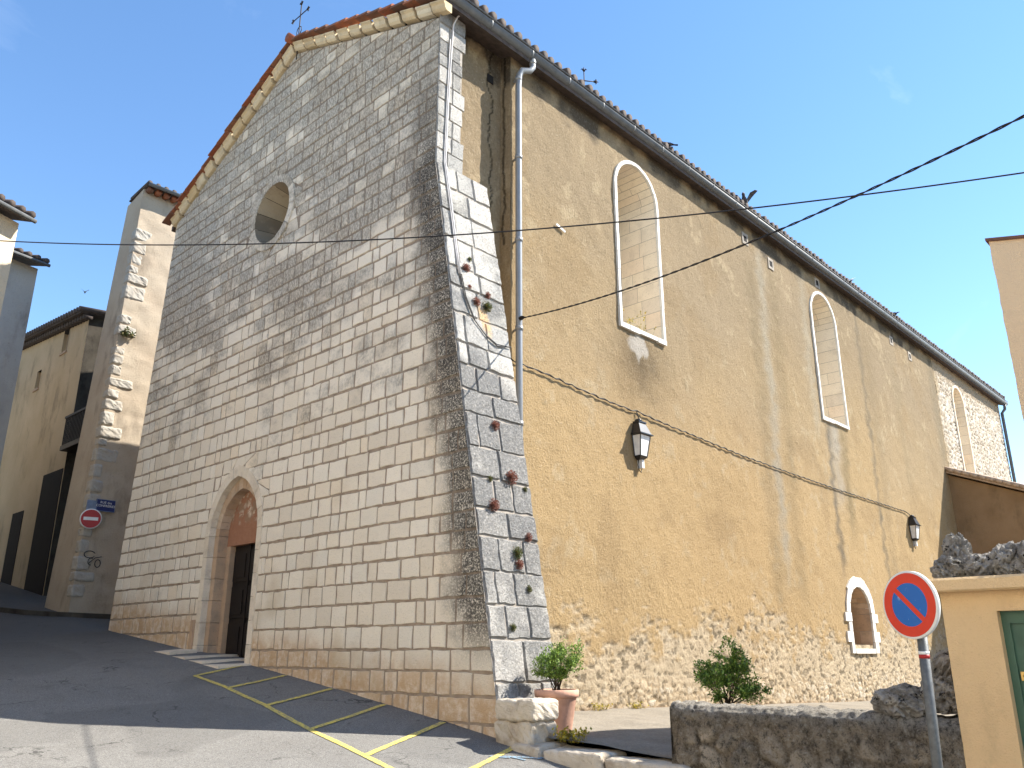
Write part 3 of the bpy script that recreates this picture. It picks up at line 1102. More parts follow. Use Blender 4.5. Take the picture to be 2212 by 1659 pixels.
def side_wall(name, x0, x1, z0, z1, st, holes, rubble, parent, mat):
    xs = np.arange(x0, x1 + st * .5, st)
    xs = np.append(xs[xs < x1 - st * .3], x1)
    zs = np.arange(z0, z1 + st * .5, st)
    X, Z = np.meshgrid(xs, zs, indexing='ij')
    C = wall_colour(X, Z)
    D = (fbm(X * 3.5, Z * 3.5, 61, 5) - .5) * .022 + (fbm(X * 14, Z * 13, 67, 3) - .5) * .015 + (fbm(X * .5, Z * .5, 60, 3) - .5) * .02
    # rubble stones
    wx = X + (fbm(X * 5, Z * 5, 81, 3) - .5) * .12
    wz = Z + (fbm(X * 5, Z * 5, 83, 3) - .5) * .12
    sc = 6.0 if rubble is None else 5.0
    f1, f2, cid = worley(wx * sc * (.72 if rubble is None else 1), wz * sc * 1.25, 91)
    st_h = sstep(.03, .30, f2 - f1)
    stone_c = np.array([.44, .37, .27])[None, None] * (.80 + .40 * cid)[..., None]
    warm = (cid * 7.3 % 1)[..., None]
    stone_c = stone_c * (1 - .35 * warm) + np.array([.40, .27, .16])[None, None] * (.35 * warm)
    pale = ((cid * 13.7 % 1) > .72)[..., None]
    stone_c = np.where(pale, np.array([.52, .46, .37])[None, None], stone_c)
    mort = np.array([.33, .245, .15])[None, None] * (.75 + .5 * fbm(X * 6, Z * 6, 95, 4))[..., None]
    RC_ = mort * (1 - st_h)[..., None] + stone_c * st_h[..., None]
    if rubble is None:
        # plaster is lost below a ragged line
        n = fbm(X * 1.1, Z * 1.1, 101, 5)
        n5 = fbm(X * 3, Z * 4.5, 103, 5)
        line = 1.42 + (n - .5) * 1.6 + (n5 - .5) * 1.3
        lost = sstep(.35, -.35, Z - line + (fbm(X * 7, Z * 13, 113, 4) - .5) * 1.2)
        deep = sstep(.62, .05, Z + (n - .5) * 1.2)
        scab = np.array([.40, .325, .225])[None, None] * (.78 + .44 * fbm(X * 6, Z * 10, 105, 5))[..., None]
        mixr = np.clip(.65 * deep + .22 * sstep(.5, .62, fbm(X * 1.7, Z * 2, 107, 3)), 0, 1)[..., None]
        low_c = scab * (1 - mixr) + RC_ * mixr
        C = C * (1 - .88 * lost)[..., None] + low_c * (.88 * lost)[..., None]
        low_d = -.016 + (fbm(X * 7.5, Z * 14, 109, 4) - .5) * .026 + mixr[..., 0] * (st_h * .022 - .008)
        D = D * (1 - lost * .6) + low_d * lost
        foot = sstep(.12, -.05, Z - (.15 - .025 * X) + (n5 - .5) * .1)
        C = C * (1 - .5 * foot)[..., None] + np.array([.19, .10, .05])[None, None] * (.5 * foot)[..., None]
        pit = sstep(.40, .33, fbm(X * 8, Z * 13, 117, 3)) * lost
        C = C * (1 - .5 * pit)[..., None]
        D = D - .012 * pit
    else:
        C = RC_ * .98
        C = np.where((st_h > .5)[..., None], C * 1.0 + np.array([.10, .11, .12])[None, None], C * .5)
        D = st_h * .06 + (fbm(X * 10, Z * 10, 69, 3) - .5) * .03 - .05
        nb = sstep(.6, -.1, X - x0 + (fbm(X * 2, Z * 2, 70, 3) - .5) * 1.2)
        C = C * (1 - nb)[..., None] + np.array([.38, .30, .20])[None, None] * nb[..., None]
        up_ = sstep(11.3, 11.9, Z)
        C = C * (1 - up_)[..., None] + np.array([.34, .27, .19])[None, None] * up_[..., None]
    P = np.stack([X, -D, Z], -1)
    cx = (X[:-1, :-1] + X[1:, 1:]) / 2
    cz = (Z[:-1, :-1] + Z[1:, 1:]) / 2
    keep = np.ones(cx.shape, bool)
    for h in holes:
        ins = np.ones(cx.shape, bool)
        for a, b, c in edges(h):
            ins &= (a * cx + b * cz <= c + 1e-9)
        keep &= ~ins
    return P, C, keep

W1 = (6.02, .85, 7.53, 10.92)
W2 = (15.87, .92, 7.47, 10.79)
W3 = (28.95, .78, 7.6, 10.9)
NI = (15.98, 1.0, 1.02, 2.2)
mid = lambda w_, f: arch_round(w_[0], w_[1] - f, w_[2] + f, w_[3])
parts = []
P1 = side_wall('w', 1.88, 26.3, 2.35, 12.55, .045, [mid(W1, .05), mid(W2, .05), mid(NI, .2)], None, None, None)
P0 = side_wall('w', 1.88, 26.3, -.5, 2.35, .026, [mid(NI, .2)], None, None, None)
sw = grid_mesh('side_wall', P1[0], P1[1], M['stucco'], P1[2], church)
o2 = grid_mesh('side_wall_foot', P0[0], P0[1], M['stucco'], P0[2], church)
P3 = side_wall('w', 26.3, 35.6, 2.0, 12.5, .06, [mid(W3, .05)], 1, None, None)
grid_mesh('choir_wall', P3[0], P3[1], M['rubble'], P3[2], church)
# recessed first bay beside the corner quoin, with the step that closes it
xs = np.arange(.5, 1.96, .04)
zs = np.arange(-.3, 12.6, .04)
X, Z = np.meshgrid(xs, zs, indexing='ij')
C = wall_colour(X * 1.7 + 60, Z)
crk = np.abs(X - 1.58 - (fbm(X * 0, Z * 2.5, 121, 4) - .5) * .35)
C = C * (1 - .8 * (sstep(.03, .012, crk) * (Z > 8.7)))[..., None]
D = (fbm(X * 3.5, Z * 3.5, 61, 5) - .5) * .03 + (fbm(X * 14, Z * 10, 67, 3) - .5) * .02
grid_mesh('recessed_bay', np.stack([X, .27 - D, Z], -1), C, M['stucco'], None, church)
mb = MB()
mb.box(26.28, 26.3, .0, .3, 2, 12.4)
ys_ = np.arange(-.005, .31, .03)
Yg, Zg = np.meshgrid(ys_, zs, indexing='ij')
Cg = wall_colour(Yg * 1.3 + 90, Zg)
crk = np.abs(Yg - .14 - (fbm(Yg * 0, Zg * 2.0, 131, 4) - .5) * .2)
Cg = Cg * (1 - .7 * (sstep(.04, .02, crk) * (Zg > 8.2)))[..., None]
grid_mesh('bay_return', np.stack([1.88 + (fbm(Yg * 6, Zg * 4, 133, 3) - .5) * .03, Yg, Zg], -1), Cg, M['stucco'], None, church)
# hidden walls closing the nave
mb.face([(35.6, 0, -1), (35.6, 10.4, -1), (35.6, 10.4, 12.2), (35.6, 4.95, 14.2), (35.6, 0, 12.4)])
mb.face([(.03, 10.35, -1), (35.6, 10.35, -1), (35.6, 10.35, 11.7), (.03, 10.35, 11.7)])
mb.face([(.03, yL(-1), -1), (.03, 10.35, -1), (.03, 10.35, 11.7), (.03, yL(11.7), 11.7)])
mb.face([(.03, yL(-1), -1), (.8, 10.9, -1), (.8, 10.35, 11.7), (.03, yL(11.7), 11.7)])
mb.build('rear_walls', M['house_tan'], church, fix=False)

# windows in the side wall: surround, stone reveal, dark pane
smap = lambda s, t, d: (s, -.02 + d, t)
def reveal(mb, inner, depth, m=0):
    n = len(inner)
    for i in range(n):
        a, b = inner[i], inner[(i + 1) % n]
        ln = math.hypot(b[0] - a[0], b[1] - a[1])
        k = max(1, int(ln / .36))
        for q in range(k):
            cut = sorted([0] + [rnd.uniform(.3, .7) * depth] + [depth])
            for c0, c1 in zip(cut[:-1], cut[1:]):
                e = .005 / ln
                t0, t1 = q / k + e, (q + 1) / k - e
                p = (a[0] + (b[0] - a[0]) * t0, a[1] + (b[1] - a[1]) * t0)
                r = (a[0] + (b[0] - a[0]) * t1, a[1] + (b[1] - a[1]) * t1)
                mb.face([smap(*p, c0 + .03), smap(*r, c0 + .03), smap(*r, c1 + .022), smap(*p, c1 + .022)], 0)
    cx = sum(p[0] for p in inner) / n
    cz = sum(p[1] for p in inner) / n
    big = [(cx + (p[0] - cx) * 1.012, cz + (p[1] - cz) * 1.006) for p in inner]
    for i in range(n):
        a, b = big[i], big[(i + 1) % n]
        mb.face([smap(*a, .03), smap(*b, .03), smap(*b, depth + .05), smap(*a, depth + .05)], 1)

def arch_window(w_, fr, depth, lab=None, white=True):
    out = arch_round(w_[0], w_[1], w_[2], w_[3])
    inn = arch_round(w_[0], w_[1] - fr, w_[2] + .07, w_[3])
    mb = MB()
    reveal(mb, inn, depth)
    wd = mb.build('window', [M['jamb'], M['mortar_pale']], church, fix=False)
    mb = MB()
    opening_ring(mb, out, inn, smap, -.026, .027)
    # sill crust
    x0, x1 = w_[0] - w_[1], w_[0] + w_[1]
    for q in range(5):
        a, b = x0 + (x1 - x0) * q / 5 + .004, x0 + (x1 - x0) * (q + 1) / 5 - .004
        mb.box(a, b, -.055 + rnd.uniform(-.01, .01), .1, w_[2] - .02 + rnd.uniform(-.02, .01), w_[2] + .075)
    mb.build('surround', M['white'] if white else M['jamb'], wd)
    mb = MB()
    mb.face([smap(s, t, depth) for s, t in inn])
    mb.build('pane', M['pane'], wd)
    return wd
arch_window(W1, .085, 1.05)
arch_window(W2, .09, 1.05)
arch_window(W3, .09, .8, white=False)

# low window with toothed block surround
mb = MB()
inn = arch_round(NI[0], .70, NI[2] + .1, 2.05)
reveal(mb, inn, .75)
nw = mb.build('window', [M['portal'], M['mortar_pale']], church, fix=False)
mb = MB()
z = NI[2] - .03
tg = 0
while z < 2.04:
    h = min(rnd.uniform(.22, .3), 2.06 - z)
    if h < .05:
        break
    for sgn in (-1, 1):
        wd_ = (.22, .42)[tg] + rnd.uniform(-.04, .04)
        a, b = NI[0] + sgn * .712, NI[0] + sgn * (.70 + wd_)
        mb.box(min(a, b), max(a, b), -.045 + rnd.uniform(-.01, .01), .12, z + .006, z + h - .006)
    tg ^= 1
    z += h
mb.box(NI[0] - .68, NI[0] + .68, -.05, .5, NI[2] - .03, NI[2] + .095)
for i in range(9):
    a0, a1 = math.pi * i / 9 + .012, math.pi * (i + 1) / 9 - .012
    ro = .98 + rnd.uniform(-.03, .04)
    pl = [(NI[0] + r * math.cos(a), 2.06 + r * math.sin(a)) for r, a in ((.712, a0), (ro, a0), (ro, a1), (.712, a1))]
    mb.prism([(s, -.045 + rnd.uniform(-.006, .006), t) for s, t in pl], (0, .16, 0))
mb.build('surround', M['white'], nw)
mb = MB()
mb.face([smap(s, t, .75) for s, t in inn])
mb.build('pane', M['pane'], nw)

# putlog holes under the eave
for hx, hz in ((11.18, 11.80), (12.62, 11.55), (15.75, 12.0), (21.81, 11.75), (23.63, 11.62)):
    s = .09
    mb = MB()
    for (a0, a1, b0, b1) in ((-.16, -s, -.17, .17), (s, .16, -.17, .17), (-s, s, s, .17), (-s, s, -.17, -s)):
        mb.box(hx + a0, hx + a1, -.02, .03, hz + b0, hz + b1, 0)
    mb.face([(hx - s, -.014, hz - s), (hx + s, -.014, hz - s), (hx + s, -.014, hz + s), (hx - s, -.014, hz + s)], 1)
    mb.build('putlog_hole', [M['mortar_pale'], M['hole']], church)
mb = MB()
mb.box(1.50, 1.66, .255, .3, 11.66, 11.84, 1)
mb.build('putlog_hole', [M['mortar_pale'], M['hole']], church)

# ---------------- round window of the facade
mb = MB()
n = 11
for i in range(n):
    a0, a1 = 2 * math.pi * i / n + .35 + .008, 2 * math.pi * (i + 1) / n + .35 - .008
    for r0, r1, x0, x1, mm in ((.70, .55, -.01, .75, 0),):
        k = 3
        for q in range(k):
            b0, b1 = a0 + (a1 - a0) * q / k, a0 + (a1 - a0) * (q + 1) / k
            v = [(x0, RC[0] + r0 * math.cos(b0), RC[1] + r0 * math.sin(b0)), (x0, RC[0] + r0 * math.cos(b1), RC[1] + r0 * math.sin(b1)),
                 (x1, RC[0] + r1 * math.cos(b1), RC[1] + r1 * math.sin(b1)), (x1, RC[0] + r1 * math.cos(b0), RC[1] + r1 * math.sin(b0))]
            if q == 0:
                base = len(mb.v)
                mb.v += v[:1] + v[3:]
            mb.v += [v[1], v[2]]
            mb.f.append([base + 2 * q, base + 2 * q + 2, base + 2 * q + 3, base + 2 * q + 1])
            mb.m.append(0)
            mb.sm.append(False)
mb.lathe([(.72, 0.01), (.57, .80)], (0, RC[0], RC[1]), (1, 0, 0), 30, 1)
mb.lathe([(.56, .75), (.42, .76), (.42, .95)], (0, RC[0], RC[1]), (1, 0, 0), 30, 0)
rw = mb.build('round_window', [M['rosestone'], M['hole']], church, fix=False)
mb = MB()
for i in range(n):
    a0, a1 = 2 * math.pi * i / n + .35 + .008, 2 * math.pi * (i + 1) / n + .35 - .008
    k = 3
    pts = [(a0 + (a1 - a0) * q / k) for q in range(k + 1)]
    j = rnd.uniform(-.006, .006)
    pl = [(-.022 + j, RC[0] + .875 * math.cos(a), RC[1] + .875 * math.sin(a)) for a in pts] + [(-.022 + j, RC[0] + .70 * math.cos(a), RC[1] + .70 * math.sin(a)) for a in pts[::-1]]
    mb.prism(pl, (.08, 0, 0))
mb.build('frame', M['ashlar'], rw)
mb = MB()
mb.lathe([(.43, .92), (.0005, .92)], (0, RC[0], RC[1]), (1, 0, 0), 30)
mb.build('pane', M['pane'], rw)

# ---------------- pointed portal
fm2 = lambda y, z, d: (d, y, z)
mb = MB()
opening_ring(mb, door_outer, door_inner, fm2, -.004, .20, m=0)
opening_ring(mb, door_o2, door_i2, fm2, .13, .36, m=1)
# notched foot of the left jamb
mb.box(-.05, .08, DC + 1.09, DC + 1.2, .6, 1.62, 1)
# tympanum: red plaster band with rubble above, on a plane behind the second order
tp = arch_pointed(DC, .85, 3.05, 3.25, 4.22)
portal = mb.build('portal', [M['dressed'], M['portal']], church)
n_ = NT('flaked_red_plaster', 0.9, .15)
f = n_.rng(n_.noise(5, 7, .7), .46, .54)
X_, Y_, Z_ = n_.xyz()
fz = n_.math('MULTIPLY', f, n_.rng(Z_, 3.42, 3.55))
c1 = n_.mix(n_.noise(8, 6), (.27, .12, .07), (.40, .21, .125))
c2 = n_.ramp(n_.vor(7, out='Distance'), [(.1, (.62, .50, .38)), (.6, (.30, .19, .12))])
M['tymp'] = n_.out(n_.mix(fz, c1, c2), n_.noise(20, 6), .6, .03)
mb = MB()
mb.prism([(.33, y, z) for y, z in tp], (.14, 0, 0))
mb.build('tympanum', M['tymp'], portal)
mb = MB()
mb.box(.335, .62, DC - .82, DC - .62, .3, 3.06)
mb.box(.335, .62, DC + .62, DC + .82, .3, 3.06)
mb.build('jamb', M['portal'], portal)
mb = MB()
mb.box(.45, .51, DC - .62, DC + .62, .78, 3.07)
for yy0, yy1 in ((-.58, -.05), (.05, .58)):
    for zz0, zz1 in ((.95, 1.55), (1.65, 2.25), (2.35, 2.95)):
        mb.box(.422, .45, DC + yy0, DC + yy1, zz0, zz1)
        mb.box(.405, .422, DC + yy0 + .07, DC + yy1 - .07, zz0 + .07, zz1 - .07)
mb.box(.41, .45, DC - .03, DC + .03, .8, 3.05)
dr = mb.build('door', M['wood'], portal)
mb = MB()
mb.tube([(.405, DC + .06, 1.9), (.37, DC + .06, 1.9), (.37, DC + .06, 1.78), (.405, DC + .06, 1.78)], .01, 6)
mb.build('door_handle', M['iron'], dr)
mb = MB()
# threshold slabs
for y0, y1 in ((4.55, 5.15), (5.16, 5.8), (5.81, 6.5), (6.51, 7.5)):
    za = float(zf(y0)) + .055
    zb = float(zf(y1)) + .02
    if y0 > 6.4:
        zb = float(zf(y1)) - .03
    x0 = -.62 + rnd.uniform(-.03, .03)
    vs = [(x0, y0, za - .05), (-.05, y0, za), (-.05, y1, zb), (x0, y1, zb - .05)]
    if y0 < 6.4:
        vs = [(x0, y0, za - .06), (.7, y0, za), (.7, y1, za), (x0, y1, za - .04)]
    mb.prism(vs, (0, 0, -.3))
mb.build('threshold', M['dressed'], portal)

# ------------------------------------------------------------------ small helpers for things
def rough_block(mb, x0, x1, y0, y1, z0, z1, seed, amp=.03, st=.05, round_=.05, m=0, taper=0.0):
    """weathered stone block: subdivided box pushed about by noise, with rounded arrises"""
    c = Vector(((x0 + x1) / 2, (y0 + y1) / 2, (z0 + z1) / 2))
    hx, hy, hz = (x1 - x0) / 2, (y1 - y0) / 2, (z1 - z0) / 2
    bm = bmesh.new()
    bmesh.ops.create_cube(bm, size=2)
    k = max(2, min(14, int(max(hx, hy, hz) * 2 / st)))
    bmesh.ops.subdivide_edges(bm, edges=bm.edges[:], cuts=k, use_grid_fill=True)
    co = np.array([v.co[:] for v in bm.verts])
    h = np.array([hx, hy, hz])
    q = co * h
    r = min(round_, hx * .9, hy * .9, hz * .9)
    core = np.clip(q, -(h - r), h - r)
    d = q - core
    ln = np.linalg.norm(d, axis=1, keepdims=True)
    q = core + d / np.maximum(ln, 1e-6) * np.minimum(ln, r)
    W = q + np.array(c[:])
    nrm = d / np.maximum(ln, 1e-6)
    nrm = np.where(ln > 1e-6, nrm, co / np.linalg.norm(co, axis=1, keepdims=True))
    a = (fbm(W[:, 0] * 5 + W[:, 2] * 3.1, W[:, 1] * 5 + W[:, 2] * 4.3, seed, 4) - .5) * 2 + (fbm(W[:, 0] * 16 + W[:, 2] * 11, W[:, 1] * 16 - W[:, 2] * 13, seed + 3, 3) - .5)
    q = q + nrm * (a * amp)[:, None]
    if taper:
        q[:, :2] *= (1 - taper * (q[:, 2:3] / hz))
    bm.verts.ensure_lookup_table()
    b = len(mb.v)
    mb.v += [tuple(p + np.array(c[:])) for p in q]
    for f in bm.faces:
        mb.f.append([b + v.index for v in f.verts])
        mb.m.append(m)
        mb.sm.append(False)
    bm.free()

def karst_rock(name, loc, size, seed, label, parent=None, group=None, rot=0.0):
    bm = bmesh.new()
    bmesh.ops.create_icosphere(bm, subdivisions=5, radius=1)
    co = np.array([v.co[:] for v in bm.verts])
    r = random.Random(seed)
    ox = r.uniform(0, 50)
    s = 1.5
    u = co * s + ox
    a = fbm(u[:, 0] + u[:, 2] * .7, u[:, 1] - u[:, 2] * .6, seed, 3)
    u2 = co * 4.2 + ox
    b = fbm(u2[:, 0] + u2[:, 2] * .8, u2[:, 1] + u2[:, 2] * .9, seed + 7, 3)
    f1, f2, cid = worley(co[:, 0] * 2.6 + co[:, 2] * 1.3 + ox, co[:, 1] * 2.6 - co[:, 2] * 1.7, seed + 11)
    pit = np.clip(.30 - f1, 0, 1)
    u3 = co * 10 + ox
    c3 = fbm(u3[:, 0] + u3[:, 2] * .8, u3[:, 1] - u3[:, 2] * .9, seed + 17, 3)
    ridge = np.abs(b - .5)
    rad = .66 + .70 * a + .5 * (.12 - ridge) - pit * 1.3 + .22 * (c3 - .5)
    P = co * rad[:, None] * np.array(size)[None]
    P[:, 2] = np.maximum(P[:, 2], -size[2] * .72)
    me = bpy.data.meshes.new(name)
    me.from_pydata(P.tolist(), [], [[v.index for v in f.verts] for f in bm.faces])
    me.materials.append(M['karst'])
    bm.free()
    o = bpy.data.objects.new(name, me)
    o.location = loc
    o.rotation_euler = (0, 0, rot)
    link(o)
    return tag(o, label, 'rock', group)

def zr(x, y):
    return float(zroad(np.array([float(x)]), np.array([float(y)]))[0])

def zy(x, y):
    return float(zyard(np.array([float(x)]), np.array([float(y)]))[0])

def copy_tree(o, parent=None):
    c = o.copy()
    link(c)
    if parent is not None:
        c.parent = parent
    for k_ in o.children:
        copy_tree(k_, c)
    return c

# ------------------------------------------------------------------ stone pier, step, parapet
pier = empty('stone_pier', (.1, -2.05, -.1), 'low weathered stone pier of two blocks at the foot of the buttress', 'pier')
mb = MB()
rough_block(mb, -.16, .34, -2.33, -1.66, .20, .45, 301, .03, .04, .05)
put(mb.build('cap_block', M['pierstone'], None), pier)
mb = MB()
rough_block(mb, -.13, .34, -2.27, -1.64, -.45, .205, 305, .05, .05, .07, taper=-.04)
put(mb.build('base_block', M['pierstone'], None), pier)

step = empty('stone_step', (0, -3, -.2), 'long worn white stone step at the yard entrance beside the parapet', 'step')
mb = MB()
for i, (y0, y1, za) in enumerate(((-1.98, -2.46, -.045), (-2.47, -3.35, -.075), (-3.36, -4.4, -.115))):
    rough_block(mb, -.22 + .04 * i, .34, y1, y0, za - .42, za, 320 + i, .022, .06, .05)
put(mb.build('slabs', M['pierstone'], None), step)

# rubble parapet
def rubble_panel(U, V, seed, sc, zz=None):
    wu = U + (fbm(U * 4, V * 4, seed, 3) - .5) * .12
    wv = V + (fbm(U * 4, V * 4, seed + 3, 3) - .5) * .12
    f1, f2, cid = worley(wu * sc, wv * sc * 1.1, seed + 7)
    st = sstep(.06, .34, f2 - f1)
    c = np.array([.60, .50, .37])[None, None] * (.5 + .7 * cid)[..., None]
    wm = (cid * 5.7 % 1)[..., None]
    c = c * (1 - .3 * wm) + np.array([.45, .33, .21])[None, None] * .3 * wm
    gr = sstep(.45, .65, fbm(U * 3, V * 3, seed + 13, 5))
    if zz is not None:
        gr = np.clip(gr * sstep(-.2, .25, zz) * 1.3, 0, 1)
    c = c * (1 - .6 * gr)[..., None] + np.array([.11, .10, .085])[None, None] * (.6 * gr)[..., None]
    mort = np.array([.29, .23, .16])[None, None] * (.35 + 1.3 * fbm(U * 9, V * 9, seed + 17, 5))[..., None]
    pres = sstep(.30, .5, fbm(U * 1.2, V * 1.5, seed + 23, 3))
    if zz is not None:
        pres = np.clip(sstep(.28, -.02, zz + (fbm(U * 2.5, V * 2.5, seed + 41, 3) - .5) * .5) + .2 * pres, 0, 1)
        c = c * 1.25
    st = st * (.12 + .88 * pres)
    col = mort * (1 - st)[..., None] + c * st[..., None]
    dis = st * .03 + (fbm(U * 9, V * 9, seed + 19, 4) - .5) * .05 + (fbm(U * 26, V * 26, seed + 29, 3) - .5) * .03
    return col, dis

PM = M['parapet']
par = empty('parapet_wall', (.2, -5.6, -.2), 'low grey rubble stone wall with mortar in front of the yard', 'wall')
us = np.arange(0, 2.925, .014)
prof = np.concatenate([np.arange(0, 1.12, .014)])
# the section is a path: up the street face, over the top, down the yard face
path = [(0, -.75), (0, .42), (.06, .47), (.40, .475), (.45, .42), (.45, -.4)]
seg = np.cumsum([0] + [math.hypot(path[i + 1][0] - path[i][0], path[i + 1][1] - path[i][1]) for i in range(len(path) - 1)])
tt = np.arange(0, seg[-1], .014)
px = np.interp(tt, seg, [p[0] for p in path])
pz = np.interp(tt, seg, [p[1] for p in path])
nx = np.interp(tt, [0, seg[1], seg[1] + .05, seg[3], seg[3] + .07, seg[-1]], [-1, -1, 0, 0, 1, 1])
nz = np.interp(tt, [0, seg[1], seg[1] + .05, seg[3], seg[3] + .07, seg[-1]], [0, .2, 1, 1, .2, 0])
U, T = np.meshgrid(us, tt, indexing='ij')
col, dis = rubble_panel(U, T, 501, 3.3, T - .75)
topf = np.interp(tt, [seg[1] - .1, seg[1] + .02, seg[3], seg[3] + .1], [0, 1, 1, 0])[None, :]
pale = np.array([.42, .39, .34])[None, None] * (.7 + .6 * fbm(U * 6, T * 6, 533, 4))[..., None]
col = col * (1 - .8 * topf)[..., None] + pale * (.8 * topf)[..., None]
und = (fbm(U * 2.2, U * 0 + 4, 541, 3) - .5) * .05 * topf
taper_end = .03 * np.exp(-U / .05)
Pp = np.stack([px[None] + nx[None] * (dis - taper_end), -4.16 - U - 0 * T, pz[None] + nz[None] * dis + und - .006 * U], -1)
body = grid_mesh('wall_body', Pp, col, PM, None, None)
put(body, par)
uu = np.arange(0, .452, .014)
vv = np.arange(-.75, .46, .014)
U, V = np.meshgrid(uu, vv, indexing='ij')
col, dis = rubble_panel(U, V, 551, 3.6, V)
edge_ = np.minimum(np.minimum(U, .45 - U), .46 - V)
dis = dis * sstep(-.01, .1, edge_)
Pp = np.stack([U + .0, -4.165 + dis + .02 * sstep(0, .15, edge_), V], -1)
put(grid_mesh('wall_end', Pp, col, PM, None, None), par)

# rocks stacked at the right end of the parapet and along the top of the gatehouse
rocks = [((.16, -6.55, .56), (.20, .24, .15), 'dark pitted rock lying on the wall just left of the sign pole', .4),
         ((.30, -6.93, .62), (.22, .24, .19), 'dark rock wedged on the wall behind the sign pole', 1.2),
         ((.36, -6.98, .86), (.18, .17, .17), 'pale brown holed rock topmost of the pile behind the sign pole', 2.1)]
for i, (loc, sz, lab, ro) in enumerate(rocks):
    karst_rock('rock', loc, sz, 700 + i * 13, lab, None, 'karst rocks piled on the wall', ro)
grocks = [((.16, -7.13, 1.70), (.16, .14, .13), 'small dark rock at the left corner of the gatehouse cornice'),
          ((.26, -7.19, 1.86), (.12, .11, .20), 'tall pointed pale rock at the left end of the gatehouse top'),
          ((.18, -7.38, 1.71), (.17, .17, .13), 'low black pitted rock beside the pointed rock on the cornice'),
          ((.22, -7.60, 1.74), (.17, .17, .16), 'grey black rock in the middle of the gatehouse top'),
          ((.20, -7.82, 1.74), (.18, .18, .16), 'holed grey rock below the big boulder on the gatehouse top'),
          ((.50, -7.92, 1.86), (.24, .30, .20), 'big smooth grey boulder highest at the right of the gatehouse top'),
          ((.20, -8.10, 1.73), (.18, .19, .16), 'dark rock at the far right of the gatehouse top')]
for i, (loc, sz, lab) in enumerate(grocks):
    karst_rock('rock', loc, sz, 800 + i * 17, lab, None, 'karst rocks set along the gatehouse top', i * 1.1)

# ------------------------------------------------------------------ gatehouse with green door
gh = empty('gatehouse', (2, -9, -.6), 'small flat topped ochre house with cornice and green door at the right edge', 'house')
mb = MB()
GX0 = 0.0
# street face with the door opening cut out
d0, d1, dz = -7.50, -8.6, 1.335
mb.face([(GX0, -7.07, -1), (GX0, d0, -1), (GX0, d0, 1.52), (GX0, -7.07, 1.52)])
mb.face([(GX0, d0, dz), (GX0, d1, dz), (GX0, d1, 1.52), (GX0, d0, 1.52)])
mb.face([(GX0, d1, -1), (GX0, -13, -1), (GX0, -13, 1.52), (GX0, d1, 1.52)])
mb.face([(GX0, d0, -1), (GX0 + .2, d0, -1), (GX0 + .2, d0, dz), (GX0, d0, dz)])
mb.face([(GX0, d1, -1), (GX0 + .2, d1, -1), (GX0 + .2, d1, dz), (GX0, d1, dz)])
mb.face([(GX0, d0, dz), (GX0 + .2, d0, dz), (GX0 + .2, d1, dz), (GX0, d1, dz)])
mb.face([(GX0, -7.07, -1), (4.6, -7.07, -1), (4.6, -7.07, 1.52), (GX0, -7.07, 1.52)])
mb.face([(4.6, -7.07, -1), (4.6, -13, -1), (4.6, -13, 1.52), (4.6, -7.07, 1.52)])
mb.face([(GX0, -13, -1), (4.6, -13, -1), (4.6, -13, 1.52), (GX0, -13, 1.52)])
put(mb.build('wall', M['gatehouse'], None, fix=False), gh)
mb = MB()
pr = [(-.13, 1.50), (-.15, 1.515), (-.15, 1.60), (-.13, 1.62), (4.7, 1.62), (4.7, 1.50)]
a = [(x, -6.95, z) for x, z in pr]
mb.prism(a, (0, -6.2, 0))
put(mb.build('cornice', M['gatehouse'], None), gh)
mb = MB()
fx = .10
mb.box(fx, fx + .06, d0 - .06, d0, -.62, dz)
mb.box(fx, fx + .06, d1, d1 + .10, -.62, dz)
mb.box(fx, fx + .06, d1 + .10, d0 - .06, dz - .10, dz)
put(mb.build('door_frame', M['green'], None), gh)
mb = MB()
mb.box(fx + .03, fx + .07, d1 + .10, d0 - .06, -.62, dz - .10)
for z0, z1 in ((-.5, .1), (.18, .98), (1.03, 1.17)):
    mb.box(fx + .015, fx + .03, d1 + .2, d0 - .13, z0, z1)
    mb.box(fx + .006, fx + .015, d1 + .25, d0 - .18, z0 + .05, z1 - .05)
door = put(mb.build('door', M['green'], None), gh)
mb = MB()
mb.box(fx + .008, fx + .032, d0 - .21, d0 - .075, .775, .845)
mb.lathe([(.02, 0), (.02, .02), (.012, .024)], (fx + .008, d0 - .115, .81), (-1, 0, 0), 12)
put(mb.build('lock', M['brass'], None), door)

# ------------------------------------------------------------------ tall building and annexe
tb = empty('tall_building', (8, -9, -.4), 'tall plain beige building rising behind the gatehouse at the right edge', 'building')
mb = MB()
ed = []
zz = -.6
pts = []
while zz < 7.3:
    pts.append((6, -6.78 + rnd.uniform(-.007, .007), zz))
    zz += .14
pts.append((6, -6.78, 7.34))
sl = .24
mb.face(pts + [(6, -15, 7.34 - 8.22 * sl), (6, -15, -.6)])
mb.face([(6, -6.80, -.6), (15, -6.80, -.6), (15, -6.80, 7.3), (6, -6.80, 7.3)])
mb.face([(15, -6.80, -.6), (15, -15, -.6), (15, -15, 7.34 - 8.22 * sl), (15, -6.80, 7.3)])
mb.face([(6, -15, -.6), (15, -15, -.6), (15, -15, 7.34 - 8.22 * sl), (6, -15, 7.34 - 8.22 * sl)])
put(mb.build('wall', M['tall'], None, fix=False), tb)
mb = MB()
mb.prism([(5.96, -6.74, 7.35), (5.96, -15.1, 7.35 - 8.38 * sl), (5.96, -15.1, 7.40 - 8.38 * sl), (5.96, -6.74, 7.40)], (9.1, 0, 0))
put(mb.build('roof', M['tile'], None), tb)

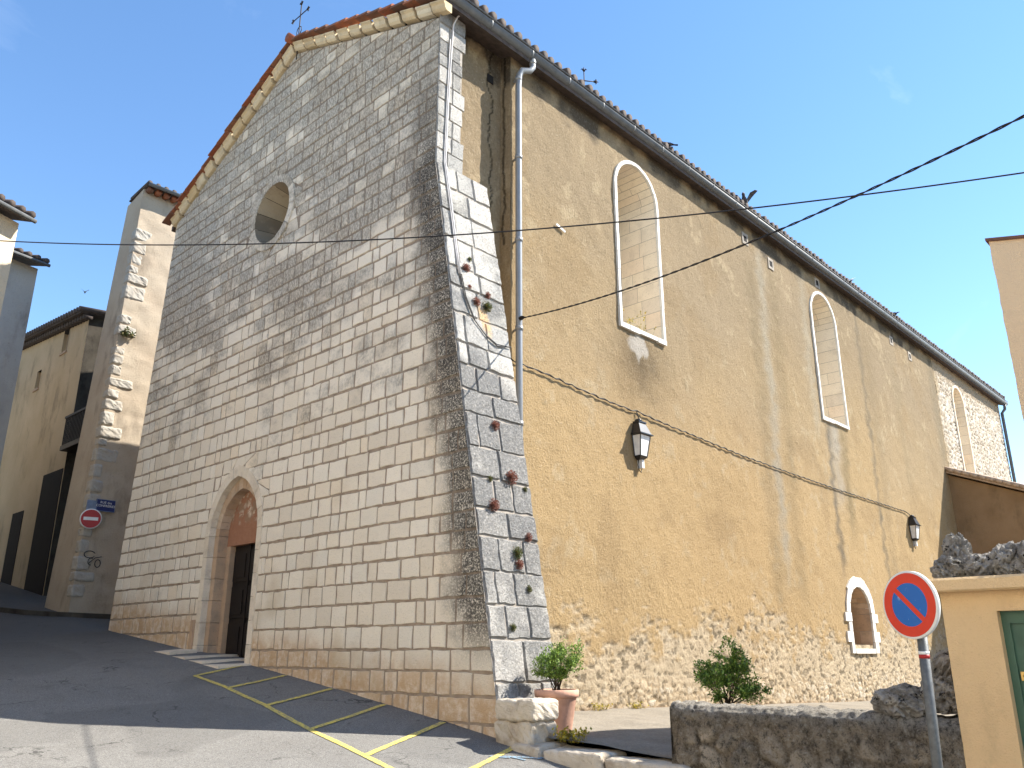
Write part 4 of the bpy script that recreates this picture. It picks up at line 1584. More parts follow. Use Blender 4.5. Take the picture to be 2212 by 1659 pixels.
ax = empty('annexe', (28, -3, -.5), 'low brown annexe with sloping tiled roof against the church choir', 'annexe')
mb = MB()
AX = 26.05
zt = lambda y: 7.45 + .41 * y
mb.face([(AX, .0, -1), (AX, -7, -1), (AX, -7, zt(-7)), (AX, 0, zt(0))])
mb.face([(AX, -7, -1), (35, -7, -1), (35, -7, zt(-7)), (AX, -7, zt(-7))])
mb.face([(35, -7, -1), (35, 0, -1), (35, 0, zt(0)), (35, -7, zt(-7))])
put(mb.build('wall', M['brown'], None, fix=False), ax)
mb = MB()
mb.prism([(AX - .22, .0, zt(0) + .06), (AX - .22, -7.3, zt(-7.3) + .06), (AX - .22, -7.3, zt(-7.3) + .2), (AX - .22, .0, zt(0) + .2)], (9.5, 0, 0), 0)
for i in range(28):
    y0 = -7.3 + i * .26
    mb.tube([(AX - .25, y0, zt(y0) + .22), (AX - .25, y0 + .3, zt(y0 + .3) + .215)], [.09, .08], 8)
for i in range(36):
    x0 = AX - .2 + i * .26
    mb.tube([(x0, -7.3, zt(-7.3) + .22), (x0, -.05, zt(0) + .22)], .08, 6)
put(mb.build('roof', M['paletile'], None), ax)

# ------------------------------------------------------------------ tower house and houses up the street
tw = empty('tower_house', (.6, 14.5, 1.6), 'narrow tall plastered house with stone quoins at the street corner left of the church', 'house')
TY = 13.8
tbase = lambda x: 1.2
xc = lambda z: .33 - .022 * (14.0 - z)      # the corner leans
zt_ = 14.35
mb = MB()
# right face with fine grid for plaster relief, left face plain
zs = np.arange(.9, zt_ + .01, .06)
xs = np.linspace(0, 1, 60)
T, Z = np.meshgrid(xs, zs, indexing='ij')
X = xc(Z) + T * (6.0 - xc(Z))
D = (fbm(X * 3, Z * 3, 901, 4) - .5) * .07
P = np.stack([X, TY - D, Z], -1)
put(grid_mesh('wall', P, None, M['tower'], None, None), tw)
mb.face([(xc(.9), TY, .9), (xc(.9) - .05, TY + 1.7, .9), (xc(zt_) - .02, TY + 1.05, zt_ - .2), (xc(zt_), TY, zt_)])
mb.face([(xc(.9) - .05, TY + 1.7, .9), (6, TY + 2.4, .9), (6, TY + 2.4, zt_), (xc(zt_) - .02, TY + 1.05, zt_ - .2)])
mb.face([(6, TY, .9), (6, TY + 2.4, .9), (6, TY + 2.4, zt_), (6, TY, zt_)])
put(mb.build('side_wall', M['tower'], None, fix=False), tw)
mb = MB()
qr = random.Random(77)
z = 1.5
while z < 12.9:
    h = qr.uniform(.2, .42)
    if qr.random() < .93:
        wd_ = qr.choice((.28, .36, .5, .55)) * qr.uniform(.85, 1.2)
        x0 = xc(z) - .02
        mb = MB()
        rough_block(mb, x0, x0 + wd_, TY - .035 + qr.uniform(-.012, .02), TY + .3, z, z + h, int(z * 97), .03, .06, .05)
        put(mb.build('quoin', M['quoin'], None), tw)
    z += h + qr.uniform(.02, .09)
mb = MB()
e0 = (xc(zt_) - .02, TY - .3)
mb.prism([(e0[0], TY - .30, zt_ + .04), (e0[0], TY + 1.0, zt_ - .06), (e0[0], TY + 1.0, zt_ - .02), (e0[0], TY - .30, zt_ + .08)], (6.3, 0, 0), 1)
for i in range(24):
    x0 = e0[0] + .05 + i * .25
    mb.tube([(x0, TY - .34, zt_ + .08), (x0, TY + .9, zt_ + .02)], [.075, .065], 8, 1)
    mb.tube([(x0 + .1, TY - .22, zt_ - .05), (x0 + .1, TY + .02, zt_ - .04)], [.1, .09], 8, 0)
rf = put(mb.build('roof', [M['tile'], M['tiledark']], None), tw)
mb = MB()
mb.tube([(e0[0] + .02, TY - .35, zt_ + .02), (6.2, TY - .35, zt_ + .02)], .055, 12)
put(mb.build('gutter', M['zinc'], None), tw)
mb = MB()
# scribbled marks in black paint
def loop(cx, cz, rx, rz, a0=0, a1=6.3, n=14):
    return [(cx + rx * math.cos(a0 + (a1 - a0) * i / n), TY - .06, cz + rz * math.sin(a0 + (a1 - a0) * i / n)) for i in range(n + 1)]
mb.tube(loop(.35, 3.46, .14, .09, .4, 5.8), .012, 5)
mb.tube(loop(.40, 3.28, .07, .09, 1, 5), .012, 5)
mb.tube(loop(.58, 3.24, .07, .10), .012, 5)
mb.tube([(.34, TY - .06, 3.22), (.5, TY - .06, 3.38), (.66, TY - .06, 3.42)], .01, 5)
put(mb.build('painted_scribble', M['black'], None), tw)
mb = MB()
mb.box(.08, .36, TY - .09, TY - .06, 4.42, 4.86)
put(mb.build('faded_plaque', M['fadedblue'], None), tw)

# worn kerb curving round the foot of the tower house
mb = MB()
kp = [(-1.2, 14.9), (-.85, 14.2), (-.35, 13.65), (.25, 13.3), (.9, 13.2), (1.6, 13.2)]
for i in range(len(kp) - 1):
    (xa, ya), (xb, yb) = kp[i], kp[i + 1]
    za, zb = zr(xa, ya), zr(xb, yb)
    w_ = Vector((yb - ya, -(xb - xa), 0)).normalized() * -.22
    mb.prism([(xa, ya, za - .2), (xb, yb, zb - .2), (xb + w_.x, yb + w_.y, zb - .2), (xa + w_.x, ya + w_.y, za - .2)], (0, 0, .32))
kerb = mb.build('kerb', M['alley_shade_stone'], None)
tag(kerb, 'dark worn kerb curving round the foot of the narrow corner house', 'kerb')

# no-entry sign and street name plate
def disc_sign(mb_back, mb_face, c, nrm, r, depth):
    mb_back.lathe([(0.001, -depth), (r, -depth), (r * 1.015, -depth * .5), (r, 0), (r * .93, .003), (.001, .003)], c, nrm, 40)
ne = empty('no_entry_sign', (.19, TY - .2, 4.36), 'round red no entry sign with white bar on the narrow corner house', 'road sign')
mb = MB()
mb.lathe([(.001, -.03), (.262, -.03), (.266, -.015), (.262, .0), (.001, .0)], (.19, TY - .2, 4.36), (-.35, -1, 0), 36)
put(mb.build('rim', M['signwhite'], None), ne)
mb = MB()
nn = Vector((-.35, -1, 0)).normalized()
cc = Vector((.19, TY - .2, 4.36))
mb.lathe([(.238, 0), (.001, 0)], cc + nn * .004, nn, 36)
put(mb.build('red_disc', M['darkred'], None), ne)
mb = MB()
tx = Vector((-nn.y, nn.x, 0)) * -1
mb.obox(cc + nn * .006, tx * .175, (0, 0, .042), nn * .003)
put(mb.build('white_bar', M['signwhite'], None), ne)
mb = MB()
mb.box(.16, .22, TY - .17, TY + .02, 4.3, 4.42)
put(mb.build('bracket', M['galva'], None), ne)

def lettering(name, txt, size, loc, rx, rz, mat, parent, extrude=.002):
    cu = bpy.data.curves.new(name, 'FONT')
    cu.body = txt
    cu.size = size
    cu.align_x = 'CENTER'
    cu.align_y = 'CENTER'
    cu.extrude = extrude
    cu.resolution_u = 3
    tmp = bpy.data.objects.new(name, cu)
    link(tmp)
    dg = bpy.context.evaluated_depsgraph_get()
    me = bpy.data.meshes.new_from_object(tmp.evaluated_get(dg))
    bpy.data.objects.remove(tmp)
    me.materials.clear()
    me.materials.append(mat)
    o = bpy.data.objects.new(name, me)
    o.location = loc
    o.rotation_euler = (rx, 0, rz)
    link(o)
    return put(o, parent)

sp = empty('street_plate', (.55, TY - .08, 4.77), 'dark blue street name plate with white letters above the no entry sign', 'street sign')
mb = MB()
mb.box(.31, .80, TY - .10, TY - .06, 4.60, 4.92)
put(mb.build('plate', M['plaqueblue'], None), sp)
mb = MB()
for a in ((.31, .80, 4.905, 4.92), (.31, .80, 4.60, 4.615), (.31, .322, 4.615, 4.905), (.788, .80, 4.615, 4.905)):
    mb.box(a[0], a[1], TY - .103, TY - .10, a[2], a[3])
put(mb.build('border', M['fadedblue'], None), sp)
lettering('street_name', 'RUE des\nCONFR\u00c9RIES', .088, (.555, TY - .103, 4.79), math.pi / 2, 0, M['signwhite'], sp)

# tan house behind
HX = 1.0
th = empty('tan_house', (3, 22, 3), 'tall tan plastered house with small windows and dark tiled eave up the narrow street', 'house')
mb = MB()
hz0, hz1 = 11.75, 12.45
holes = [(20.45, 20.95, 11.0, 11.75), (22.75, 23.2, 10.15, 10.85)]
ys = [18.7, 20.45, 20.95, 22.75, 23.2, 26.2]
ztop = lambda y: hz0 + (hz1 - hz0) * (y - 18.7) / 7.5
for i in range(5):
    a, b = ys[i], ys[i + 1]
    if i in (1, 3):
        h = holes[0 if i == 1 else 1]
        mb.face([(HX, a, 1.5), (HX, b, 1.5), (HX, b, h[2]), (HX, a, h[2])])
        if i == 3:
            mb.face([(HX, a, h[3]), (HX, b, h[3]), (HX, b, ztop(b)), (HX, a, ztop(a))])
        for f in ([(HX, a, h[2]), (HX + .3, a, h[2]), (HX + .3, a, h[3]), (HX, a, h[3])], [(HX, b, h[2]), (HX + .3, b, h[2]), (HX + .3, b, h[3]), (HX, b, h[3])], [(HX, a, h[2]), (HX, b, h[2]), (HX + .3, b, h[2]), (HX + .3, a, h[2])]):
            mb.face(f)
    else:
        mb.face([(HX, a, 1.5), (HX, b, 1.5), (HX, b, ztop(b)), (HX, a, ztop(a))])
put(mb.build('wall', M['house_tan'], None, fix=False), th)
mb = MB()
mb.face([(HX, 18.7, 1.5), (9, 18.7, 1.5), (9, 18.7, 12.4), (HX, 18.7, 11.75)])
put(mb.build('stone_side_wall', M['alley_shade_stone'], None, fix=False), th)
mb = MB()
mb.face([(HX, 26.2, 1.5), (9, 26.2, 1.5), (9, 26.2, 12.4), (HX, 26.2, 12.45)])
put(mb.build('stone_side_wall', M['alley_shade_stone'], None, fix=False), th)
mb = MB()
for h in holes:
    mb.face([(HX + .22, h[0], h[2]), (HX + .22, h[1], h[2]), (HX + .22, h[1], h[3]), (HX + .22, h[0], h[3])])
    mb2 = MB()
    mb2.box(HX - .04, HX + .1, h[0] - .06, h[1] + .06, h[2] - .08, h[2])
    mb2.box(HX + .12, HX + .16, h[0], h[0] + .05, h[2], h[3])
    mb2.box(HX + .12, HX + .16, h[1] - .05, h[1], h[2], h[3])
    mb2.box(HX + .12, HX + .16, (h[0] + h[1]) / 2 - .02, (h[0] + h[1]) / 2 + .02, h[2], h[3])
    mb2.face([(HX + .17, h[0], h[2]), (HX + .17, h[1], h[2]), (HX + .17, h[1], h[3]), (HX + .17, h[0], h[3])], 1)
    put(mb2.build('window', [M['portal'], M['hole']], None), th)
mb = MB()
mb.prism([(HX - .35, 18.5, ztop(18.5) + .03), (HX - .35, 26.5, ztop(26.5) + .03), (HX - .35, 26.5, ztop(26.5) + .13), (HX - .35, 18.5, ztop(18.5) + .13)], (9, 0, .9))
for i in range(32):
    y0 = 18.5 + i * .25
    mb.tube([(HX - .42, y0, ztop(y0) + .15), (HX + 2.4, y0, ztop(y0) + .43)], [.1, .08], 8)
    mb.tube([(HX - .22, y0 + .1, ztop(y0) - .03), (HX + .05, y0 + .1, ztop(y0) - .02)], [.1, .09], 6)
put(mb.build('roof', M['tiledark'], None), th)
mb = MB()
mb.box(HX - .02, HX + .05, 18.78, 20.5, 2.4, 6.6)  # flat black panel, painting the shade of an alley opening
put(mb.build('door', M['hole'], None), th)
mb = MB()
mb.box(HX - .02, HX + .05, 21.9, 23.0, 3.0, 5.6)  # second opening, its shade likewise a black sheet on the wall
put(mb.build('door', M['hole'], None), th)

# timber balcony in the gap between the two houses
bal = empty('balcony', (2, 17.8, 7.2), 'dark timber balcony in the shaded gap beside the tan house', 'balcony')
mb = MB()
mb.box(.75, 5.5, 16.9, 18.65, 7.1, 7.25)
put(mb.build('floor', M['wood'], None), bal)
mb = MB()
mb.box(.75, .82, 16.9, 18.65, 8.15, 8.22)
for i in range(14):
    mb.box(.77, .80, 16.95 + i * .125, 16.98 + i * .125, 7.25, 8.15)
put(mb.build('railing', M['wood'], None), bal)

# two houses on the left side of the street
def left_house(name, corner, ang, zt, label, mat, eave, L1=16, dep=9, seed=1, dark_top=False):
    d1 = Vector((math.cos(ang), math.sin(ang), 0))
    d2 = Vector((-d1.y, d1.x, 0))
    c = Vector((corner[0], corner[1], 0))
    e = empty(name, (c.x - 2, c.y + 1, 1.0), label, 'house')
    mb = MB()
    Z = Vector((0, 0, 1))
    a, b = c, c - d1 * L1
    cc_, dd = c + d2 * dep, c - d1 * L1 + d2 * dep
    for p, q in ((a, b), (a, cc_), (b, dd), (cc_, dd)):
        mb.face([p + Z * .2, q + Z * .2, q + Z * zt, p + Z * zt])
    put(mb.build('wall', mat, None, fix=False), e)
    mb = MB()
    o = -d2 * eave
    g = d1 * .10
    p0, p1 = c + o + g, c + o - d1 * L1
    r0, r1 = c + g + d2 * dep, c - d1 * L1 + d2 * dep
    mb.mesh([p0 + Z * (zt + .02), p1 + Z * (zt + .02), r1 + Z * (zt + 2.6), r0 + Z * (zt + 2.6), p0 + Z * (zt + .10), p1 + Z * (zt + .10), r1 + Z * (zt + 2.72), r0 + Z * (zt + 2.70)],
            [(0, 1, 2, 3), (4, 7, 6, 5), (0, 4, 5, 1), (1, 5, 6, 2), (2, 6, 7, 3), (3, 7, 4, 0)])
    k = int(L1 / .26)
    for i in range(k):
        q = p0 - d1 * (i * .26 + .1)
        mb.tube([q - d2 * .05 + Z * (zt + .15), q + d2 * 2 + Z * (zt + .15 + 2 * 2.58 / (dep + eave))], [.085, .07], 7)
    rf = put(mb.build('roof', M['tiledark'], None), e)
    mb = MB()
    mb.tube([p0 - d2 * .05 + Z * (zt + .03), p1 - d2 * .05 + Z * (zt + .03)], .05, 10)
    put(mb.build('gutter', M['zinc'], None), e)
    return e, d1, d2

h1, d1, d2 = left_house('cream_house', (-3.62, 9.95), math.radians(24), 10.15, 'cream house with projecting eave at the top left edge of the picture', M['house_cream'], .32)
mb = MB()
p = Vector((-3.62, 9.95, 0)) - d1 * 1.75 - d2 * .012
for a, b, c0, c1 in ((0, .9, 8.2, 9.4),):
    q0, q1 = p, p - d1 * .9
    mb.prism([q0 + Vector((0, 0, 8.1)), q1 + Vector((0, 0, 8.1)), q1 + Vector((0, 0, 9.45)), q0 + Vector((0, 0, 9.45))], -d2 * .05)
put(mb.build('shutter', M['terracotta'], None), h1)
h2, d1b, d2b = left_house('grey_house', (-1.42, 16.3), math.radians(12), 11.9, 'grey plastered house with dark overhanging eave behind the cream house', M['house_grey'], .38, dark_top=True)
h3, _, _ = left_house('distant_house', (2.2, 33.0), math.radians(5), 12.6, 'small distant house with pale tiled roof between the grey and tan houses', M['house_cream'], .4, 10, 6)
# dark houses closing the end of the street
eh = empty('end_house', (0, 36, 4), 'dark stone house closing the far end of the narrow street', 'house')
mb = MB()
mb.box(-9, 2, 36, 44, 3, 10.5)
put(mb.build('wall', M['alley_shade_stone'], None), eh)
mb = MB()
mb.prism([(-9.4, 35.6, 10.5), (-9.4, 44.4, 10.5), (-9.4, 40, 12.2)], (11.8, 0, 0))
put(mb.build('roof', M['tiledark'], None), eh)

# ------------------------------------------------------------------ wall lanterns
def make_lantern(loc, label):
    e = empty('wall_lantern', loc, label, 'lantern', 'black lanterns on the church side wall')
    # local frame: x along the wall, -y out of it, z up; origin at brim centre on the wall
    def bx(m_, *a):
        m_.box(*a)
    W, D, w2, D2, H = .21, .235, .135, .155, .50
    def ring(z, w_, d_, y0=-.03):
        return [(-w_, y0 - d_, z), (w_, y0 - d_, z), (w_, y0, z), (-w_, y0, z)]
    def add(o):
        o.parent = e
        return o
    mb = MB()
    A, B = ring(.02, W + .02, D + .02), ring(.30, .135, .15)
    mb.mesh(A + B, [(0, 1, 2, 3), (7, 6, 5, 4)] + [(i, (i + 1) % 4, 4 + (i + 1) % 4, 4 + i) for i in range(4)])
    A, B = ring(.0, W + .045, D + .045), ring(.022, W + .045, D + .045)
    mb.mesh(A + B, [(3, 2, 1, 0), (4, 5, 6, 7)] + [(i, (i + 1) % 4, 4 + (i + 1) % 4, 4 + i) for i in range(4)])
    mb.box(-.15, .15, -.20, -.02, .30, .335)
    mb.lathe([(.001, .0), (.07, .005), (.085, .03), (.055, .065), (.001, .08)], (-.04, -.11, .335), (0, 0, 1), 14)
    add(mb.build('hood', M['black']))
    mb = MB()
    t, b = ring(.0, W - .01, D - .01), ring(-H, w2, D2)
    for i in range(4):
        mb.tube([t[i], b[i]], .014, 4, smooth=False)
    for R_ in (t, b):
        for i in range(4):
            mb.tube([R_[i], R_[(i + 1) % 4]], .016, 4, smooth=False)
    A, B = ring(-H - .02, w2 + .012, D2 + .012), ring(-H - .075, w2 * .55, D2 * .6)
    mb.mesh(A + B, [(0, 1, 2, 3), (7, 6, 5, 4)] + [(i, (i + 1) % 4, 4 + (i + 1) % 4, 4 + i) for i in range(4)])
    add(mb.build('frame', M['black']))
    for i in (0, 1, 3):
        mb = MB()
        j = (i + 1) % 4
        mb.face([t[i], t[j], b[j], b[i]])
        add(mb.build('pane', M['milk'], fix=False))
    mb = MB()
    mb.box(-.0, .09, -.13, -.0, -H - .27, -H - .075)
    add(mb.build('junction_box', M['signwhite']))
    mb = MB()
    mb.tube([(-.03, -.06, -H - .07), (-.05, -.05, -H - .2), (.0, -.05, -H - .33), (.05, -.06, -H - .37), (.07, -.06, -H - .28)], .009, 6)
    add(mb.build('wire_loop', M['cable']))
    e.scale = (.86, .9, .86)
    return e
la = make_lantern((5.60, .0, 5.20), 'black lantern with milky glass below the first tall window of the ochre wall')
lb = copy_tree(la)
lb.location = (21.05, .0, 5.0)
lb['label'] = 'smaller looking black lantern far along the ochre wall near the annexe'

# ------------------------------------------------------------------ cables
def twisted(mb, pts, r, period, off, n=6):
    P = [Vector(p) for p in pts]
    ln = [0]
    for a, b in zip(P[:-1], P[1:]):
        ln.append(ln[-1] + (b - a).length)
    for ph in (0, math.pi):
        path = []
        for i, p in enumerate(P):
            t = (P[min(i + 1, len(P) - 1)] - P[max(i - 1, 0)]).normalized()
            a = t.cross(Vector((0, 0, 1))).normalized()
            b = t.cross(a)
            an = 2 * math.pi * ln[i] / period + ph
            path.append(p + (a * math.cos(an) + b * math.sin(an)) * off)
        mb.tube(path, r, n)

def dense(pts, st):
    P = [Vector(p) for p in pts]
    out = []
    for a, b in zip(P[:-1], P[1:]):
        k = max(1, int((b - a).length / st))
        out += [a.lerp(b, i / k) for i in range(k)]
    return out + [P[-1]]

mb = MB()
PL, PR = EYE + Vector((.213, .977, .431)) * 12, EYE + Vector((.989, .149, .512)) * 8
pts = []
for i in range(121):
    s = -.06 + 1.5 * i / 120
    pts.append(PL.lerp(PR, s) - Vector((0, 0, 4 * .30 * s * (1 - s))))
mb.tube(pts, .0075, 6)
tag(mb.build('overhead_wire', M['cable']), 'thin black overhead wire crossing the whole picture in front of the church', 'wire')
mb = MB()
PL = Vector((1.95, -.2, 6.66))
PR = EYE + Vector((.99, .138, .581)) * 7
pts = []
for i in range(401):
    s = 1.4 * i / 400
    pts.append(PL.lerp(PR, s) - Vector((0, 0, 4 * .215 * s * (1 - s))))
twisted(mb, pts, .0072, .42, .0072)
mb.lathe([(.001, -.1), (.035, -.08), (.04, .03), (.02, .1)], PL, (PR - PL).normalized(), 10)
tag(mb.build('service_cable', M['cable']), 'thick twisted black cable rising from the downpipe to the upper right', 'cable')
mb = MB()
rp = [(1.35, -.10, 5.95), (2.0, -.035, 5.88), (2.8, -.035, 5.86), (3.8, -.035, 5.79), (4.8, -.035, 5.73), (5.45, -.035, 5.72), (5.62, -.035, 5.74), (5.78, -.035, 5.715), (7, -.035, 5.65), (9.9, -.035, 5.52), (12.5, -.035, 5.47), (15.2, -.035, 5.44), (18, -.035, 5.43), (20.7, -.035, 5.43)]
rp = [p + Vector((0, 0, .012 * math.sin(i * 1.7) + rnd.uniform(-.006, .006))) for i, p in enumerate(dense(rp, .09))]
twisted(mb, rp, .0085, .55, .009)
mb.tube([(5.60, -.04, 5.72), (5.64, -.04, 5.66), (5.65, -.05, 5.53)], .011, 6)
mb.tube([(20.7, -.035, 5.43), (20.98, -.05, 5.36), (21.02, -.06, 5.3)], .012, 6)
tag(mb.build('wall_cable', M['cable']), 'dark cable clipped along the ochre wall linking the two lanterns', 'cable')
mb = MB()
cb = lambda x, z: (x, min(-.02, -1.62 + .178 * z) - .05, z)
mb.tube([(.80, -.10, 12.95), (.80, -.1, 12.75), (.34, -.12, 12.22), (.30, -.05, 12.05), (.28, -.045, 11.6), (.22, -.045, 10.2), (.20, -.045, 9.1), cb(.22, 8.2), cb(.22, 7.3), cb(.23, 6.85)], .016, 8)
mb.tube([(.24, -.045, 11.7), (.19, -.045, 10.2), (.17, -.045, 9.1), cb(.18, 8.2), cb(.19, 7.3), cb(.20, 6.85)], .008, 6)
tag(mb.build('conduit', M['conduit']), 'pale conduit pipe running down the corner quoins and buttress', 'conduit')
mb = MB()
for dx in (0, .03):
    mb.tube(dense([cb(.23 + dx, 6.86), cb(.27 + dx, 6.46), cb(.42 + dx, 6.08 - dx), cb(.65 + dx, 5.86 - dx), cb(.89, 5.76 - dx), cb(1.23, 5.80)], .1), .009, 6)
tag(mb.build('hanging_cable', M['cable']), 'black cable looping across the white buttress below the pale conduit', 'cable')

# ------------------------------------------------------------------ iron crosses
def iron_cross(loc, h, label, rot):
    mb = MB()
    a = h * .3
    zc = h * .66
    mb.tube([(0, 0, -.6), (0, 0, h)], .013, 6)
    mb.tube([(0, -a, zc), (0, a, zc)], .013, 6)
    for p, d in (((0, 0, h), (0, 0, 1)), ((0, -a, zc), (0, -1, 0)), ((0, a, zc), (0, 1, 0))):
        p, d = Vector(p), Vector(d)
        s = d.cross(Vector((1, 0, 0)))
        for k in (-1, 0, 1):
            mb.tube([p - d * .04, p + (d * .05 + s * k * .045), p + (d * (.10 if k == 0 else .02) + s * k * .075)], [.012, .016, .006], 6)
    for k in (-1, 1):
        mb.tube([(0, k * .02, .05), (0, k * .10, .16), (0, k * .08, .26), (0, k * .02, .3)], .01, 6)
    o = mb.build('iron_cross', M['iron'])
    o.location = loc
    o.rotation_euler = (0, 0, rot)
    return tag(o, label, 'cross')
iron_cross((-.05, 4.87, 14.42), .95, 'rusty iron cross with leafed tips on the gable apex', .0)
c2 = iron_cross((5.22, .75, 13.45), .85, 'thin iron cross above the church eave beyond the gutter', .9)

# ------------------------------------------------------------------ birds
def pigeon(loc, rot, label, mat, wings=None, cat='pigeon', s=1.0, tilt=0):
    mb = MB()
    spine = [(-.17, .0), (-.13, .012), (-.08, .045), (0, .062), (.06, .058), (.10, .040), (.125, .030), (.15, .032), (.17, .024), (.185, .007), (.205, .002)]
    hz = [.0, .0, .01, .02, .04, .07, .10, .125, .135, .13, .122]
    P = [Vector((x, 0, z)) for (x, r), z in zip(spine, hz)]
    mb.tube(P, [max(r, .001) for x, r in spine], 10)
    mb.prism([(-.26, -.035, -.02), (-.26, .035, -.02), (-.12, .02, .0), (-.12, -.02, 0)], (0, 0, .008))
    for sg in (-1, 1):
        if wings:
            tip = wings
            mb.mesh([(.05, sg * .04, .05), (.07, sg * .12, .12 + tip * .4), (.05, sg * .22, .10 + tip * .9), (-.03, sg * .26, .10 + tip), (-.06, sg * .14, .08 + tip * .5), (-.08, sg * .04, .05),
                     (.05, sg * .04, .035), (.07, sg * .12, .11 + tip * .4), (.05, sg * .22, .095 + tip * .9), (-.03, sg * .26, .095 + tip), (-.06, sg * .14, .07 + tip * .5), (-.08, sg * .04, .035)],
                    [(0, 1, 4, 5), (1, 2, 3, 4), (11, 10, 7, 6), (10, 9, 8, 7), (0, 6, 7, 1), (1, 7, 8, 2), (2, 8, 9, 3), (3, 9, 10, 4), (4, 10, 11, 5)])
        else:
            mb.mesh([(.06, sg * .05, .06), (.02, sg * .066, .035), (-.10, sg * .04, .0), (-.2, sg * .018, -.005), (-.08, sg * .05, .04)], [(0, 1, 2, 4), (4, 2, 3)])
        mb.tube([(.0, sg * .02, -.03), (.01, sg * .02, -.085), (.04, sg * .02, -.09)], .005, 5)
    o = mb.build('bird', mat)
    o.location = loc
    o.rotation_euler = (0, tilt, rot)
    o.scale = (s, s, s)
    return tag(o, label, cat)
zt0 = roof_z(-.2) + .28
pigeon((7.15, -.22, zt0 + .09), 2.2, 'pigeon perched on the eave tiles above the first tall window', M['feather'])
pigeon((11.0, -.2, zt0 + .12), 3.5, 'dark pigeon with raised wings landing on the eave', M['feather'], .14, s=1.4)
pigeon((21.9, -.22, zt0 + .09), .8, 'pigeon perched far along the church eave', M['feather'], s=1.25)
pigeon((17.9, -.15, zt0 + .05), 1.0, 'pale bird with spread wing on the eave above the second tall window', M['featherpale'], .08, s=1.2)
o = pigeon((2.45, 24.18, 14.81), 1.0, 'small dark bird flying in the sky left of the narrow corner house', M['black'], .12, 'bird', .6)

# ------------------------------------------------------------------ no parking sign in the foreground
SG = Vector((-2.07, -7.54, 0))
zg = zr(SG.x, SG.y)
npk = empty('no_parking_sign', (SG.x, SG.y, zg), 'round red and blue no parking sign on a grey pole in the right foreground', 'road sign')
lean = Vector((-.012, -.028, 1)).normalized()
base = Vector((SG.x + .02, SG.y + .035, zg - .1))
mb = MB()
mb.tube([base, base + lean * (1.45 - base.z)], .033, 18)
put(mb.build('pole', M['galva'], None), npk)
mb = MB()
pz = lambda z: base + lean * ((z - base.z) / lean.z)
mb.tube([pz(.985), pz(1.005)], .034, 18, 0)
mb.tube([pz(.960), pz(.985)], .034, 18, 1)
put(mb.build('band', [M['signwhite'], M['darkred']], None), npk)
nn = Vector((-.925, .378, 0)).normalized()
cc = Vector((SG.x, SG.y, 1.303)) + nn * .05
R0 = .222
mb = MB()
mb.lathe([(.001, -.026), (R0 - .01, -.026), (R0, -.022), (R0, .0), (R0 - .004, .003), (.001, .003)], cc, nn, 56)
put(mb.build('rim', M['signwhite'], None), npk)
tx = nn.cross(Vector((0, 0, 1))).normalized()      # to the left as the sign's reader sees it -> flip below
tx = -tx
tz = Vector((0, 0, 1))
def disc_pts(r0, r1, a0, a1, lift, n=40):
    A = [a0 + (a1 - a0) * i / n for i in range(n + 1)]
    return A, [cc + nn * lift + tx * (r0 * math.cos(a)) + tz * (r0 * math.sin(a)) for a in A], [cc + nn * lift + tx * (r1 * math.cos(a)) + tz * (r1 * math.sin(a)) for a in A]
mb = MB()
A, I, O = disc_pts(.142, .208, 0, 2 * math.pi, .0045, 64)
for i in range(64):
    mb.face([I[i], O[i], O[i + 1], I[i + 1]])
# diagonal bar from upper left to lower right as read from the street
dv = (tx * math.cos(math.radians(-45)) + tz * math.sin(math.radians(-45)))
pv = nn.cross(dv)
b = cc + nn * .0055
mb.face([b - dv * .150 - pv * .0175, b + dv * .150 - pv * .0175, b + dv * .150 + pv * .0175, b - dv * .150 + pv * .0175])
put(mb.build('red_ring_and_bar', M['red'], None, fix=False), npk)
mb = MB()
A, I, O = disc_pts(.001, .142, 0, 2 * math.pi, .0042, 64)
for i in range(64):
    mb.face([I[i], O[i], O[i + 1], I[i + 1]])
put(mb.build('blue_field', M['blue'], None, fix=False), npk)
mb = MB()
for z in (1.18, 1.41):
    mb = MB()
    mb.obox(Vector((SG.x, SG.y, z - .0)) + nn * .0, tx * .06, nn * .03, tz * .012)
    put(mb.build('clamp', M['galva'], None), npk)

# ------------------------------------------------------------------ plants
def leaf_face(mb, p, d, up, ln, wd, m=0):
    d = d.normalized()
    s = d.cross(up)
    if s.length < 1e-3:
        s = d.orthogonal()
    s.normalize()
    n = s.cross(d)
    b = len(mb.v)
    mb.v += [tuple(p), tuple(p + d * ln * .45 + s * wd - n * ln * .05), tuple(p + d * ln), tuple(p + d * ln * .45 - s * wd - n * ln * .05)]
    mb.f.append([b, b + 1, b + 2, b + 3])
    mb.m.append(m)
    mb.sm.append(False)

